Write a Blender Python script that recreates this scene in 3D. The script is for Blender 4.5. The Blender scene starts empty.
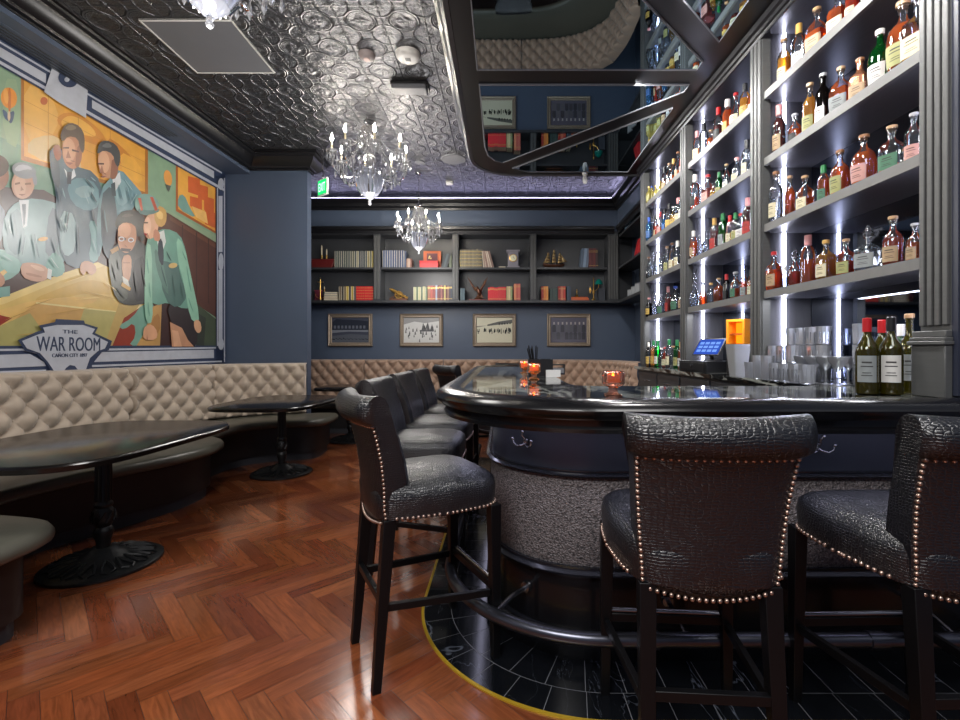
import bpy, math, random
from mathutils import Vector, Matrix
random.seed(7)
SC = bpy.context.scene
COL = SC.collection
PI = math.pi
# ---------------------------------------------------------------- camera numbers (metres, camera at origin of plan, looking +Y)
CX, CY, F, H = 503.0, 350.0, 475.0, 1.25
def at(x, y, Y):                       # photo pixel at a known depth -> place in the room
    return Vector(((x - CX) * Y / F, Y, H - (y - CY) * Y / F))
CEIL = 3.70
# ---------------------------------------------------------------- materials
def lin(c):
    if isinstance(c, str):
        c = tuple(int(c[i:i+2], 16) for i in (0, 2, 4))
    out = []
    for v in c[:3]:
        v = v / 255.0
        out.append(v / 12.92 if v <= 0.04045 else ((v + 0.055) / 1.055) ** 2.4)
    return (*out, 1.0)
def newmat(name):
    m = bpy.data.materials.new(name); m.use_nodes = True
    nt = m.node_tree
    for n in list(nt.nodes): nt.nodes.remove(n)
    return m, nt
def nd(nt, t, **kw):
    n = nt.nodes.new(t)
    for k, v in kw.items(): setattr(n, k, v)
    return n
def val(nt, sock, v):
    if hasattr(v, 'is_output') or isinstance(v, bpy.types.NodeSocket): nt.links.new(v, sock)
    else: sock.default_value = v
def math_(nt, op, a, b=0.0, c=None):
    n = nd(nt, 'ShaderNodeMath', operation=op)
    val(nt, n.inputs[0], a); val(nt, n.inputs[1], b)
    if c is not None: val(nt, n.inputs[2], c)
    return n.outputs[0]
def pbr(name, col, rough=0.5, metal=0.0, var=0.08, vscale=6.0, bump=0.0, bscale=40.0, spec=0.5, coat=0.0, rvar=0.0, stretch=None, sheen=0.0, emit=None, estr=0.0):
    m, nt = newmat(name)
    out = nd(nt, 'ShaderNodeOutputMaterial'); b = nd(nt, 'ShaderNodeBsdfPrincipled')
    nt.links.new(b.outputs[0], out.inputs[0])
    tc = nd(nt, 'ShaderNodeTexCoord'); src = tc.outputs['Object']
    if stretch:
        mp = nd(nt, 'ShaderNodeMapping'); mp.inputs['Scale'].default_value = stretch
        nt.links.new(src, mp.inputs[0]); src = mp.outputs[0]
    no = nd(nt, 'ShaderNodeTexNoise'); no.inputs['Scale'].default_value = vscale; no.inputs['Detail'].default_value = 4
    nt.links.new(src, no.inputs['Vector'])
    hs = nd(nt, 'ShaderNodeHueSaturation'); hs.inputs['Color'].default_value = lin(col)
    v = math_(nt, 'MULTIPLY_ADD', no.outputs[0], 2 * var, 1 - var)
    nt.links.new(v, hs.inputs['Value']); nt.links.new(hs.outputs[0], b.inputs['Base Color'])
    b.inputs['Roughness'].default_value = rough
    if rvar: nt.links.new(math_(nt, 'MULTIPLY_ADD', no.outputs[0], 2 * rvar, rough - rvar), b.inputs['Roughness'])
    b.inputs['Metallic'].default_value = metal
    b.inputs['Specular IOR Level'].default_value = spec
    b.inputs['Coat Weight'].default_value = coat
    b.inputs['Coat Roughness'].default_value = 0.06
    b.inputs['Sheen Weight'].default_value = sheen
    if emit is not None:
        b.inputs['Emission Color'].default_value = lin(emit); b.inputs['Emission Strength'].default_value = estr
    if bump:
        n2 = nd(nt, 'ShaderNodeTexNoise'); n2.inputs['Scale'].default_value = bscale; n2.inputs['Detail'].default_value = 3
        nt.links.new(src, n2.inputs['Vector'])
        bp = nd(nt, 'ShaderNodeBump'); bp.inputs['Strength'].default_value = bump; bp.inputs['Distance'].default_value = 0.01
        nt.links.new(n2.outputs[0], bp.inputs['Height']); nt.links.new(bp.outputs[0], b.inputs['Normal'])
    return m
def emat(name, col, s):
    m, nt = newmat(name); out = nd(nt, 'ShaderNodeOutputMaterial'); e = nd(nt, 'ShaderNodeEmission')
    e.inputs[0].default_value = lin(col); e.inputs[1].default_value = s
    nt.links.new(e.outputs[0], out.inputs[0]); return m
def glassy(name, tint, body=0.0, bodycol=None, rough=0.03, edge=0.35, gl=1.0):
    """clear or tinted thin glass / liquid: see-through tint, a translucent body, fresnel gloss"""
    m, nt = newmat(name); out = nd(nt, 'ShaderNodeOutputMaterial')
    tr = nd(nt, 'ShaderNodeBsdfTransparent'); tr.inputs[0].default_value = lin(tint)
    last = tr.outputs[0]
    if body > 0:
        tl = nd(nt, 'ShaderNodeBsdfTranslucent'); tl.inputs[0].default_value = lin(bodycol or tint)
        df = nd(nt, 'ShaderNodeBsdfDiffuse'); df.inputs[0].default_value = lin(bodycol or tint)
        a = nd(nt, 'ShaderNodeMixShader'); a.inputs[0].default_value = 0.4
        nt.links.new(tl.outputs[0], a.inputs[1]); nt.links.new(df.outputs[0], a.inputs[2])
        mx = nd(nt, 'ShaderNodeMixShader'); mx.inputs[0].default_value = body
        nt.links.new(last, mx.inputs[1]); nt.links.new(a.outputs[0], mx.inputs[2]); last = mx.outputs[0]
    g = nd(nt, 'ShaderNodeBsdfGlossy'); g.inputs['Roughness'].default_value = rough; g.inputs[0].default_value = (gl, gl, gl, 1)
    lw = nd(nt, 'ShaderNodeLayerWeight'); lw.inputs[0].default_value = edge
    no = nd(nt, 'ShaderNodeTexNoise'); no.inputs['Scale'].default_value = 35
    tc = nd(nt, 'ShaderNodeTexCoord'); nt.links.new(tc.outputs['Object'], no.inputs['Vector'])
    bp = nd(nt, 'ShaderNodeBump'); bp.inputs['Strength'].default_value = 0.12; nt.links.new(no.outputs[0], bp.inputs['Height'])
    nt.links.new(bp.outputs[0], g.inputs['Normal'])
    m2 = nd(nt, 'ShaderNodeMixShader'); nt.links.new(lw.outputs['Fresnel'], m2.inputs[0])
    nt.links.new(last, m2.inputs[1]); nt.links.new(g.outputs[0], m2.inputs[2]); nt.links.new(m2.outputs[0], out.inputs[0])
    return m
def vcol(name, rough=0.5, coat=0.0, noise=0.1, nscale=20.0, bump=0.0, stretch=None, spec=.5):
    """colour from the mesh's own colour attribute (planks, painting), plus grain"""
    m, nt = newmat(name); out = nd(nt, 'ShaderNodeOutputMaterial'); b = nd(nt, 'ShaderNodeBsdfPrincipled')
    nt.links.new(b.outputs[0], out.inputs[0])
    at_ = nd(nt, 'ShaderNodeAttribute', attribute_name='Col')
    uv = nd(nt, 'ShaderNodeAttribute', attribute_name='UVMap') if stretch else nd(nt, 'ShaderNodeTexCoord')
    mp = nd(nt, 'ShaderNodeMapping'); mp.inputs['Scale'].default_value = stretch or (1, 1, 1)
    nt.links.new(uv.outputs['Vector' if stretch else 'Object'], mp.inputs[0])
    no = nd(nt, 'ShaderNodeTexNoise'); no.inputs['Scale'].default_value = nscale; no.inputs['Detail'].default_value = 6
    no.inputs['Distortion'].default_value = 1.2 if stretch else 0
    nt.links.new(mp.outputs[0], no.inputs['Vector'])
    hs = nd(nt, 'ShaderNodeHueSaturation'); nt.links.new(at_.outputs['Color'], hs.inputs['Color'])
    nt.links.new(math_(nt, 'MULTIPLY_ADD', no.outputs[0], 2 * noise * 1.6, 1 - noise * 1.6), hs.inputs['Value'])
    nt.links.new(hs.outputs[0], b.inputs['Base Color'])
    b.inputs['Roughness'].default_value = rough; b.inputs['Coat Weight'].default_value = coat; b.inputs['Coat Roughness'].default_value = 0.12
    b.inputs['Specular IOR Level'].default_value = spec
    if name == 'painted_canvas': b.inputs['Coat Roughness'].default_value = .27; b.inputs['Coat Weight'].default_value = 1.0
    if bump:
        bp = nd(nt, 'ShaderNodeBump'); bp.inputs['Strength'].default_value = bump; bp.inputs['Distance'].default_value = 0.004
        nt.links.new(no.outputs[0], bp.inputs['Height']); nt.links.new(bp.outputs[0], b.inputs['Normal'])
    return m
def tin_mat():
    m, nt = newmat('pressed_tin'); out = nd(nt, 'ShaderNodeOutputMaterial'); b = nd(nt, 'ShaderNodeBsdfPrincipled')
    nt.links.new(b.outputs[0], out.inputs[0])
    tc = nd(nt, 'ShaderNodeTexCoord')
    def cell(off, T=0.32):
        mp = nd(nt, 'ShaderNodeMapping'); mp.inputs['Location'].default_value = (off[0], off[1], 0); mp.inputs['Scale'].default_value = (1 / T, 1 / T, 0)
        nt.links.new(tc.outputs['Object'], mp.inputs[0])
        fr = nd(nt, 'ShaderNodeVectorMath', operation='FRACTION'); nt.links.new(mp.outputs[0], fr.inputs[0])
        sb = nd(nt, 'ShaderNodeVectorMath', operation='SUBTRACT'); nt.links.new(fr.outputs[0], sb.inputs[0]); sb.inputs[1].default_value = (.5, .5, 0)
        ln = nd(nt, 'ShaderNodeVectorMath', operation='LENGTH'); nt.links.new(sb.outputs[0], ln.inputs[0])
        return sb.outputs[0], ln.outputs['Value']
    def ring(r, R, w):
        d = math_(nt, 'ABSOLUTE', math_(nt, 'SUBTRACT', r, R))
        return math_(nt, 'MAXIMUM', math_(nt, 'SUBTRACT', 1.0, math_(nt, 'DIVIDE', d, w)), 0.0)
    v1, r1 = cell((.82, .4375)); v2, r2 = cell((.32, .9375))
    sx = nd(nt, 'ShaderNodeSeparateXYZ'); nt.links.new(v1, sx.inputs[0])
    ed = math_(nt, 'MAXIMUM', math_(nt, 'ABSOLUTE', sx.outputs[0]), math_(nt, 'ABSOLUTE', sx.outputs[1]))
    seam = ring(ed, 0.492, 0.014)
    vo = nd(nt, 'ShaderNodeTexVoronoi', feature='SMOOTH_F1'); vo.inputs['Scale'].default_value = 34; nt.links.new(tc.outputs['Object'], vo.inputs['Vector'])
    no = nd(nt, 'ShaderNodeTexNoise'); no.inputs['Scale'].default_value = 26; no.inputs['Detail'].default_value = 3; no.inputs['Distortion'].default_value = 2.5
    nt.links.new(tc.outputs['Object'], no.inputs['Vector'])
    def petals(v, r, R, n):
        s = nd(nt, 'ShaderNodeSeparateXYZ'); nt.links.new(v, s.inputs[0])
        an = math_(nt, 'ARCTAN2', s.outputs[1], s.outputs[0])
        p = math_(nt, 'ABSOLUTE', math_(nt, 'SINE', math_(nt, 'MULTIPLY', an, n)))
        inside = math_(nt, 'LESS_THAN', r, R)
        return math_(nt, 'MULTIPLY', math_(nt, 'MULTIPLY', p, inside), math_(nt, 'SINE', math_(nt, 'MULTIPLY', r, 26.0)))
    h = math_(nt, 'ADD', ring(r1, .36, .035), ring(r2, .36, .035))
    h = math_(nt, 'ADD', h, math_(nt, 'MULTIPLY', ring(r1, .30, .02), .6))
    h = math_(nt, 'ADD', h, math_(nt, 'MULTIPLY', petals(v1, r1, .28, 2.0), .5))
    h = math_(nt, 'ADD', h, math_(nt, 'MULTIPLY', petals(v2, r2, .16, 4.0), .5))
    h = math_(nt, 'ADD', h, math_(nt, 'MULTIPLY', seam, 1.0))
    h = math_(nt, 'ADD', h, math_(nt, 'MULTIPLY', no.outputs[0], .8))
    h = math_(nt, 'ADD', h, math_(nt, 'MULTIPLY', vo.outputs[0], .5))
    bp = nd(nt, 'ShaderNodeBump'); bp.inputs['Strength'].default_value = .85; bp.inputs['Distance'].default_value = 0.012
    nt.links.new(h, bp.inputs['Height']); nt.links.new(bp.outputs[0], b.inputs['Normal'])
    b.inputs['Base Color'].default_value = lin((98, 99, 103)); b.inputs['Metallic'].default_value = .85; b.inputs['Roughness'].default_value = .33
    return m
def croc_mat():
    m, nt = newmat('black_croc_leather'); out = nd(nt, 'ShaderNodeOutputMaterial'); b = nd(nt, 'ShaderNodeBsdfPrincipled')
    nt.links.new(b.outputs[0], out.inputs[0]); tc = nd(nt, 'ShaderNodeTexCoord')
    mp = nd(nt, 'ShaderNodeMapping'); mp.inputs['Scale'].default_value = (1, 1.5, 1.9); nt.links.new(tc.outputs['Object'], mp.inputs[0])
    n0 = nd(nt, 'ShaderNodeTexNoise'); n0.inputs['Scale'].default_value = 5
    nt.links.new(mp.outputs[0], n0.inputs['Vector'])
    mixv = nd(nt, 'ShaderNodeVectorMath', operation='MULTIPLY_ADD'); nt.links.new(n0.outputs['Color'], mixv.inputs[0]); mixv.inputs[1].default_value = (.05, .05, .05); nt.links.new(mp.outputs[0], mixv.inputs[2])
    vo = nd(nt, 'ShaderNodeTexVoronoi', feature='DISTANCE_TO_EDGE'); vo.inputs['Scale'].default_value = 62; vo.inputs['Randomness'].default_value = .4
    nt.links.new(mixv.outputs[0], vo.inputs['Vector'])
    hh = math_(nt, 'POWER', math_(nt, 'MINIMUM', math_(nt, 'MULTIPLY', vo.outputs['Distance'], 3.5), 1.0), .5)
    bp = nd(nt, 'ShaderNodeBump'); bp.inputs['Strength'].default_value = .6; bp.inputs['Distance'].default_value = 0.0025
    nt.links.new(hh, bp.inputs['Height']); nt.links.new(bp.outputs[0], b.inputs['Normal'])
    b.inputs['Base Color'].default_value = lin((15, 16, 21)); b.inputs['Roughness'].default_value = .30
    b.inputs['Specular IOR Level'].default_value = .75
    return m
def marble_mat(name, base, vein, rough=.06, scale=2.2, thin=.035):
    m, nt = newmat(name); out = nd(nt, 'ShaderNodeOutputMaterial'); b = nd(nt, 'ShaderNodeBsdfPrincipled')
    nt.links.new(b.outputs[0], out.inputs[0]); tc = nd(nt, 'ShaderNodeTexCoord')
    def veins(s, w, dist, seed):
        n = nd(nt, 'ShaderNodeTexNoise'); n.inputs['Scale'].default_value = s; n.inputs['Detail'].default_value = 6; n.inputs['Distortion'].default_value = dist
        mp = nd(nt, 'ShaderNodeMapping'); mp.inputs['Location'].default_value = (seed, seed, 0); mp.inputs['Rotation'].default_value = (0, 0, seed)
        mp.inputs['Scale'].default_value = (1, .35, 1)
        nt.links.new(tc.outputs['Object'], mp.inputs[0]); nt.links.new(mp.outputs[0], n.inputs['Vector'])
        d = math_(nt, 'ABSOLUTE', math_(nt, 'SUBTRACT', n.outputs[0], .5))
        return math_(nt, 'MAXIMUM', math_(nt, 'SUBTRACT', 1.0, math_(nt, 'DIVIDE', d, w)), 0.0)
    v = math_(nt, 'MAXIMUM', math_(nt, 'MULTIPLY', veins(scale, thin, 1.5, .7), .75), math_(nt, 'MULTIPLY', veins(scale * 2.7, thin * .6, .9, 2.1), .45))
    mx = nd(nt, 'ShaderNodeMix', data_type='RGBA'); mx.inputs[6].default_value = lin(base); mx.inputs[7].default_value = lin(vein)
    nt.links.new(v, mx.inputs[0]); nt.links.new(mx.outputs[2], b.inputs['Base Color'])
    b.inputs['Roughness'].default_value = rough
    return m
def hammered_mat():
    m, nt = newmat('grey_textured_panel'); out = nd(nt, 'ShaderNodeOutputMaterial'); b = nd(nt, 'ShaderNodeBsdfPrincipled')
    nt.links.new(b.outputs[0], out.inputs[0]); tc = nd(nt, 'ShaderNodeTexCoord')
    vo = nd(nt, 'ShaderNodeTexVoronoi'); vo.inputs['Scale'].default_value = 150; nt.links.new(tc.outputs['Object'], vo.inputs['Vector'])
    no = nd(nt, 'ShaderNodeTexNoise'); no.inputs['Scale'].default_value = 120; no.inputs['Detail'].default_value = 5; nt.links.new(tc.outputs['Object'], no.inputs['Vector'])
    cr = nd(nt, 'ShaderNodeMapRange'); cr.inputs[1].default_value = .35; cr.inputs[2].default_value = .62; nt.links.new(no.outputs[0], cr.inputs[0])
    mx = nd(nt, 'ShaderNodeMix', data_type='RGBA'); mx.inputs[6].default_value = lin((52, 50, 52)); mx.inputs[7].default_value = lin((122, 116, 117))
    nt.links.new(cr.outputs[0], mx.inputs[0]); nt.links.new(mx.outputs[2], b.inputs['Base Color'])
    bp = nd(nt, 'ShaderNodeBump'); bp.inputs['Strength'].default_value = .8; bp.inputs['Distance'].default_value = .006
    nt.links.new(math_(nt, 'ADD', vo.outputs[0], no.outputs[0]), bp.inputs['Height']); nt.links.new(bp.outputs[0], b.inputs['Normal'])
    b.inputs['Roughness'].default_value = .5; b.inputs['Metallic'].default_value = .1
    return m
BLUE = pbr('slate_blue_paint', (74, 86, 106), .42, var=.05, vscale=3)
DARKP = pbr('charcoal_painted_wood', (50, 52, 56), .38, var=.08, bump=.03)
BLACKP = pbr('black_lacquer_wood', (13, 13, 16), .22, var=.1, coat=.15, spec=.4)
LEGM = pbr('ebonised_leg_wood', (11, 11, 13), .38, var=.1, spec=.25)
BLACKM = pbr('satin_black_moulding', (20, 20, 23), .3, var=.1)
GREYW = pbr('grey_oiled_wood', (78, 79, 79), .42, var=.16, vscale=8, stretch=(1, 1, 14), bump=.05)
SHELFM = pbr('dark_stained_shelf', (72, 72, 76), .34, var=.22, vscale=7, stretch=(6, 1, 1))
GREYEDGE = pbr('grey_shelf_edge', (100, 100, 99), .45, var=.12, vscale=20)
NAVYP = pbr('dark_navy_panel', (44, 48, 62), .38, var=.08)
IRON = pbr('black_cast_iron', (24, 25, 27), .42, metal=.3, var=.15, bump=.25, bscale=60)
TABLET = pbr('black_table_laminate', (18, 15, 14), .2, var=.2)
VELVET = pbr('taupe_velvet', (184, 168, 150), .62, var=.12, vscale=9, sheen=.35, bump=.08, bscale=120)
VELVETB = pbr('tan_velvet', (164, 136, 116), .6, var=.12, vscale=9, sheen=.3, bump=.08, bscale=120)
OLIVE = pbr('olive_grey_vinyl', (88, 87, 78), .34, var=.13, vscale=5, bump=.12, bscale=14)
KICK = pbr('black_wood_plinth', (32, 29, 30), .42, var=.25, vscale=5, stretch=(1, 1, 4))
KICKG = pbr('charcoal_toe_kick', (54, 56, 62), .5, var=.15)
BRASS = pbr('polished_brass', (198, 158, 84), .28, metal=.95, var=.1)
AGEDB = pbr('aged_brass_nail', (176, 152, 138), .28, metal=.9, var=.1)
SILVERN = pbr('silver_nail', (190, 178, 160), .25, metal=.9, var=.1)
CHROME = pbr('brushed_steel', (150, 150, 156), .24, metal=1, var=.06)
GUNM = pbr('gunmetal_tube', (92, 94, 104), .28, metal=.9, var=.08)
CROC = croc_mat()
TIN = tin_mat()
MARBLE = marble_mat('black_veined_marble', (12, 13, 14), (168, 172, 166), .05)
TILEM = marble_mat('black_marble_tile', (15, 17, 21), (96, 102, 114), .14, 1.1, .003)
GROUT = pbr('pale_grout', (120, 122, 128), .7)
HAMMER = hammered_mat()
MIRROR = pbr('dark_mirror_glass', (160, 180, 194), .015, metal=1, var=.02)
MIRRORB = pbr('back_bar_mirror', (142, 148, 162), .03, metal=1, var=.02)
WHITEP = pbr('white_plastic', (225, 225, 222), .4, var=.03)
BLACKPL = pbr('black_plastic', (22, 22, 24), .35, var=.05)
GREYPL = pbr('grey_painted_metal', (112, 114, 120), .5, var=.06)
CRYSTAL = glassy('cut_crystal', (226, 230, 238), .34, (250, 250, 255), .05, .6)
CRYB = glassy('frosted_cut_crystal_bowl', (220, 226, 240), .45, (236, 240, 255), .08, .5)
IVORY = pbr('ivory_candle_sleeve', (226, 214, 184), .4)
BULB = emat('flame_bulb_glow', (255, 244, 226), 260)
LED = emat('white_led_strip', (226, 228, 255), 34)
LEDC = emat('lavender_cove_led', (214, 208, 255), 13)
WOODF = vcol('herringbone_oak', .2, .35, .42, 4.0, .10, (1.6, 13, 1))
PAINT = vcol('painted_canvas', .3, .55, .13, 9)
VCB = vcol('book_cloth', .55, 0, .08, 30)
# ---------------------------------------------------------------- mesh builder
WL = {}
class MB:
    def __init__(s): s.v = []; s.f = []; s.c = []; s.uv = []; s.mi = []; s.cur = None; s.m = 0
    def add(s, vs, fs, uvs=None):
        o = len(s.v); s.v += [tuple(p) for p in vs]
        for k, fc in enumerate(fs):
            s.f.append([o + i for i in fc]); s.c.append(s.cur); s.mi.append(s.m); s.uv.append(uvs[k] if uvs else None)
    def box(s, x0, x1, y0, y1, z0, z1, M=None):
        vs = [Vector(p) for p in ((x0,y0,z0),(x1,y0,z0),(x1,y1,z0),(x0,y1,z0),(x0,y0,z1),(x1,y0,z1),(x1,y1,z1),(x0,y1,z1))]
        if M is not None: vs = [M @ p for p in vs]
        s.add(vs, [(3,2,1,0),(4,5,6,7),(0,1,5,4),(1,2,6,5),(2,3,7,6),(3,0,4,7)]); return s
    def bar(s, a, b, w, h=None, up=(0,0,1)):          # square section stick from a to b
        a, b = Vector(a), Vector(b); h = h or w; d = (b - a).normalized(); u = Vector(up)
        if abs(d.dot(u)) > .98: u = Vector((0, 1, 0))
        sd = d.cross(u).normalized(); u = sd.cross(d).normalized()
        if isinstance(w, tuple): wa, wb = w
        else: wa = wb = w
        ha, hb = (wa, wb) if isinstance(w, tuple) else (h, h)
        vs = [a - sd*wa/2 - u*ha/2, a + sd*wa/2 - u*ha/2, a + sd*wa/2 + u*ha/2, a - sd*wa/2 + u*ha/2,
              b - sd*wb/2 - u*hb/2, b + sd*wb/2 - u*hb/2, b + sd*wb/2 + u*hb/2, b - sd*wb/2 + u*hb/2]
        s.add(vs, [(3,2,1,0),(4,5,6,7),(0,1,5,4),(1,2,6,5),(2,3,7,6),(3,0,4,7)]); return s
    def lathe(s, prof, seg=20, c=(0,0,0), M=None, sx=1, sy=1):
        vs = []; n = len(prof)
        for i in range(seg):
            a = 2*PI*i/seg
            for r, z in prof:
                p = Vector((r*math.cos(a)*sx, r*math.sin(a)*sy, z))
                p = (M @ p) if M is not None else p
                vs.append(p + Vector(c))
        fs = []
        for i in range(seg):
            j = (i+1) % seg
            for k in range(n-1): fs.append((i*n+k, j*n+k, j*n+k+1, i*n+k+1))
        fs.append([i*n for i in reversed(range(seg))]); fs.append([i*n+n-1 for i in range(seg)])
        s.add(vs, fs); return s
    def tube(s, pts, r, seg=8, closed=False):
        pts = [Vector(p) for p in pts]; n = len(pts); vs = []; up = None
        for i, p in enumerate(pts):
            if closed: d = pts[(i+1)%n] - pts[i-1]
            else: d = pts[min(i+1,n-1)] - pts[max(i-1,0)]
            d.normalize()
            if up is None:
                up = Vector((0,0,1)) if abs(d.z) < .9 else Vector((0,1,0))
            a = d.cross(up).normalized(); up = a.cross(d).normalized()
            rr = r[i] if isinstance(r, (list, tuple)) else r
            for k in range(seg):
                t = 2*PI*k/seg; vs.append(p + a*math.cos(t)*rr + up*math.sin(t)*rr)
        fs = []
        for i in range(n if closed else n-1):
            j = (i+1) % n
            for k in range(seg): fs.append((i*seg+k, i*seg+(k+1)%seg, j*seg+(k+1)%seg, j*seg+k))
        if not closed: fs.append(list(reversed(range(seg)))); fs.append([(n-1)*seg+k for k in range(seg)])
        s.add(vs, fs); return s
    def sphere(s, c, r, seg=8, rings=5, sc=(1,1,1)):
        prof = [(max(1e-4, math.sin(PI*k/rings))*r, -math.cos(PI*k/rings)*r) for k in range(rings+1)]
        M = Matrix.Diagonal((*sc, 1)); return s.lathe(prof, seg, c, M)
    def prism(s, poly, z0, z1, M=None):
        n = len(poly); vs = [Vector((x,y,z0)) for x,y in poly] + [Vector((x,y,z1)) for x,y in poly]
        if M is not None: vs = [M @ p for p in vs]
        s.add(vs, [list(reversed(range(n))), list(range(n,2*n))] + [(i,(i+1)%n,n+(i+1)%n,n+i) for i in range(n)]); return s
    def loft(s, rings, cap0=True, cap1=True):
        n = len(rings[0]); vs = [p for r in rings for p in r]; fs = []
        for k in range(len(rings)-1):
            for i in range(n): fs.append((k*n+i, k*n+(i+1)%n, (k+1)*n+(i+1)%n, (k+1)*n+i))
        if cap0: fs.append(list(reversed(range(n))))
        if cap1: fs.append([(len(rings)-1)*n+i for i in range(n)])
        s.add(vs, fs); return s
    def sweep(s, prof, path, closed=False):           # prof: closed section [(offset to the right of travel, z)]
        n = len(path); P = [Vector(p) for p in path]; rings = []
        for i in range(n):
            if closed: a, b = P[i]-P[i-1], P[(i+1)%n]-P[i]
            else: a = P[i]-P[max(i-1,0)] if i > 0 else P[1]-P[0]; b = P[min(i+1,n-1)]-P[i] if i < n-1 else a
            a.normalize(); b.normalize(); na = Vector((a.y,-a.x)); nb = Vector((b.y,-b.x)); m = na+nb
            if m.length < 1e-6: m = na
            m.normalize(); k = 1/max(.3, m.dot(na))
            rings.append([(P[i].x+m.x*o*k, P[i].y+m.y*o*k, z) for o, z in prof])
        if closed: rings.append(rings[0])
        s.loft(rings, not closed, not closed); return s
    def grid(s, fn, nu, nv):
        vs = [fn(i/nu, j/nv) for j in range(nv+1) for i in range(nu+1)]
        s.add(vs, [(j*(nu+1)+i, j*(nu+1)+i+1, (j+1)*(nu+1)+i+1, (j+1)*(nu+1)+i) for j in range(nv) for i in range(nu)]); return s
    def build(s, name, mats, parent=None, world=False, sharp=35, bevel=0.0, origin=None):
        vs = s.v
        if world and parent is not None:
            w = WL[parent.name]; vs = [(x-w.x, y-w.y, z-w.z) for x, y, z in vs]
            sub = w
        if parent is None:
            if origin is None:
                xs = [p[0] for p in vs]; ys = [p[1] for p in vs]; zs = [p[2] for p in vs]
                origin = ((min(xs)+max(xs))/2, (min(ys)+max(ys))/2, min(zs))
            vs = [(x-origin[0], y-origin[1], z-origin[2]) for x, y, z in vs]
        me = bpy.data.meshes.new(name); me.from_pydata(vs, [], s.f)
        for m in (mats if isinstance(mats, (list, tuple)) else [mats]): me.materials.append(m)
        me.polygons.foreach_set('material_index', s.mi)
        me.polygons.foreach_set('use_smooth', [True]*len(s.f))
        if any(c is not None for c in s.c):
            ca = me.color_attributes.new('Col', 'FLOAT_COLOR', 'CORNER'); k = 0
            for pi, p in enumerate(me.polygons):
                c = s.c[pi] or (.5,.5,.5,1)
                for _ in range(p.loop_total): ca.data[k].color = c; k += 1
        if any(u is not None for u in s.uv):
            ul = me.uv_layers.new(name='UVMap'); k = 0
            for pi, p in enumerate(me.polygons):
                for q in range(p.loop_total): ul.data[k].uv = s.uv[pi][q] if s.uv[pi] else (0,0); k += 1
        me.validate(); me.update()
        me.set_sharp_from_angle(angle=math.radians(sharp))
        o = bpy.data.objects.new(name, me); COL.objects.link(o)
        if parent is not None: o.parent = parent; WL[o.name] = WL.get(parent.name, Vector())
        else: o.location = origin; WL[o.name] = Vector(origin)
        if bevel:
            b = o.modifiers.new('bevel', 'BEVEL'); b.width = bevel; b.segments = 2; b.limit_method = 'ANGLE'; b.angle_limit = .6
        return o
def tag(o, label, cat, group=None, kind=None):
    o['label'] = label; o['category'] = cat
    if group: o['group'] = group
    if kind: o['kind'] = kind
    return o
def thing(name, label, cat, loc=(0,0,0), rotz=0.0, group=None):
    o = bpy.data.objects.new(name, None); o.empty_display_size = .1; COL.objects.link(o)
    o.location = loc; o.rotation_euler = (0,0,rotz); WL[o.name] = Vector(loc)
    return tag(o, label, cat, group)
def struct(name, mb, mat, **kw):
    o = mb.build(name, mat, **kw); o['kind'] = 'structure'; return o
def kids(o): return [c for c in COL.objects if c.parent == o]
CH = {}
def children_of(o):
    if o.name not in CH: CH[o.name] = kids(o)
    return CH[o.name]
def dup(src, loc, rotz=0.0, label=None, group=None, scale=None):
    r = src.copy(); COL.objects.link(r); r.location = loc; r.rotation_euler = (0,0,rotz); WL[r.name] = Vector(loc)
    if label: r['label'] = label
    if group: r['group'] = group
    if scale: r.scale = scale
    for ch in children_of(src):
        c = ch.copy(); COL.objects.link(c); c.parent = r
        for g in children_of(ch):
            d = g.copy(); COL.objects.link(d); d.parent = c
    return r
def text_pts(s, w, h, ext=0.002):
    cu = bpy.data.curves.new('t', 'FONT'); cu.body = s; cu.extrude = .02
    o = bpy.data.objects.new('t', cu); COL.objects.link(o)
    dg = bpy.context.evaluated_depsgraph_get(); dg.update()
    me = bpy.data.meshes.new_from_object(o.evaluated_get(dg))
    vs = [v.co.copy() for v in me.vertices]; fs = [list(p.vertices) for p in me.polygons]
    COL.objects.unlink(o); bpy.data.objects.remove(o); bpy.data.meshes.remove(me); bpy.data.curves.remove(cu)
    x0 = min(v.x for v in vs); x1 = max(v.x for v in vs); y0 = min(v.y for v in vs); y1 = max(v.y for v in vs)
    return [Vector(((v.x-x0)/(x1-x0)*w - w/2, (v.y-y0)/(y1-y0)*h - h/2, ext if v.z > 0 else 0)) for v in vs], fs
ORD = ['first','second','third','fourth','fifth','sixth','seventh','eighth','ninth','tenth','eleventh','twelfth','thirteenth','fourteenth','fifteenth','sixteenth','seventeenth','eighteenth','nineteenth','twentieth']
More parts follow.
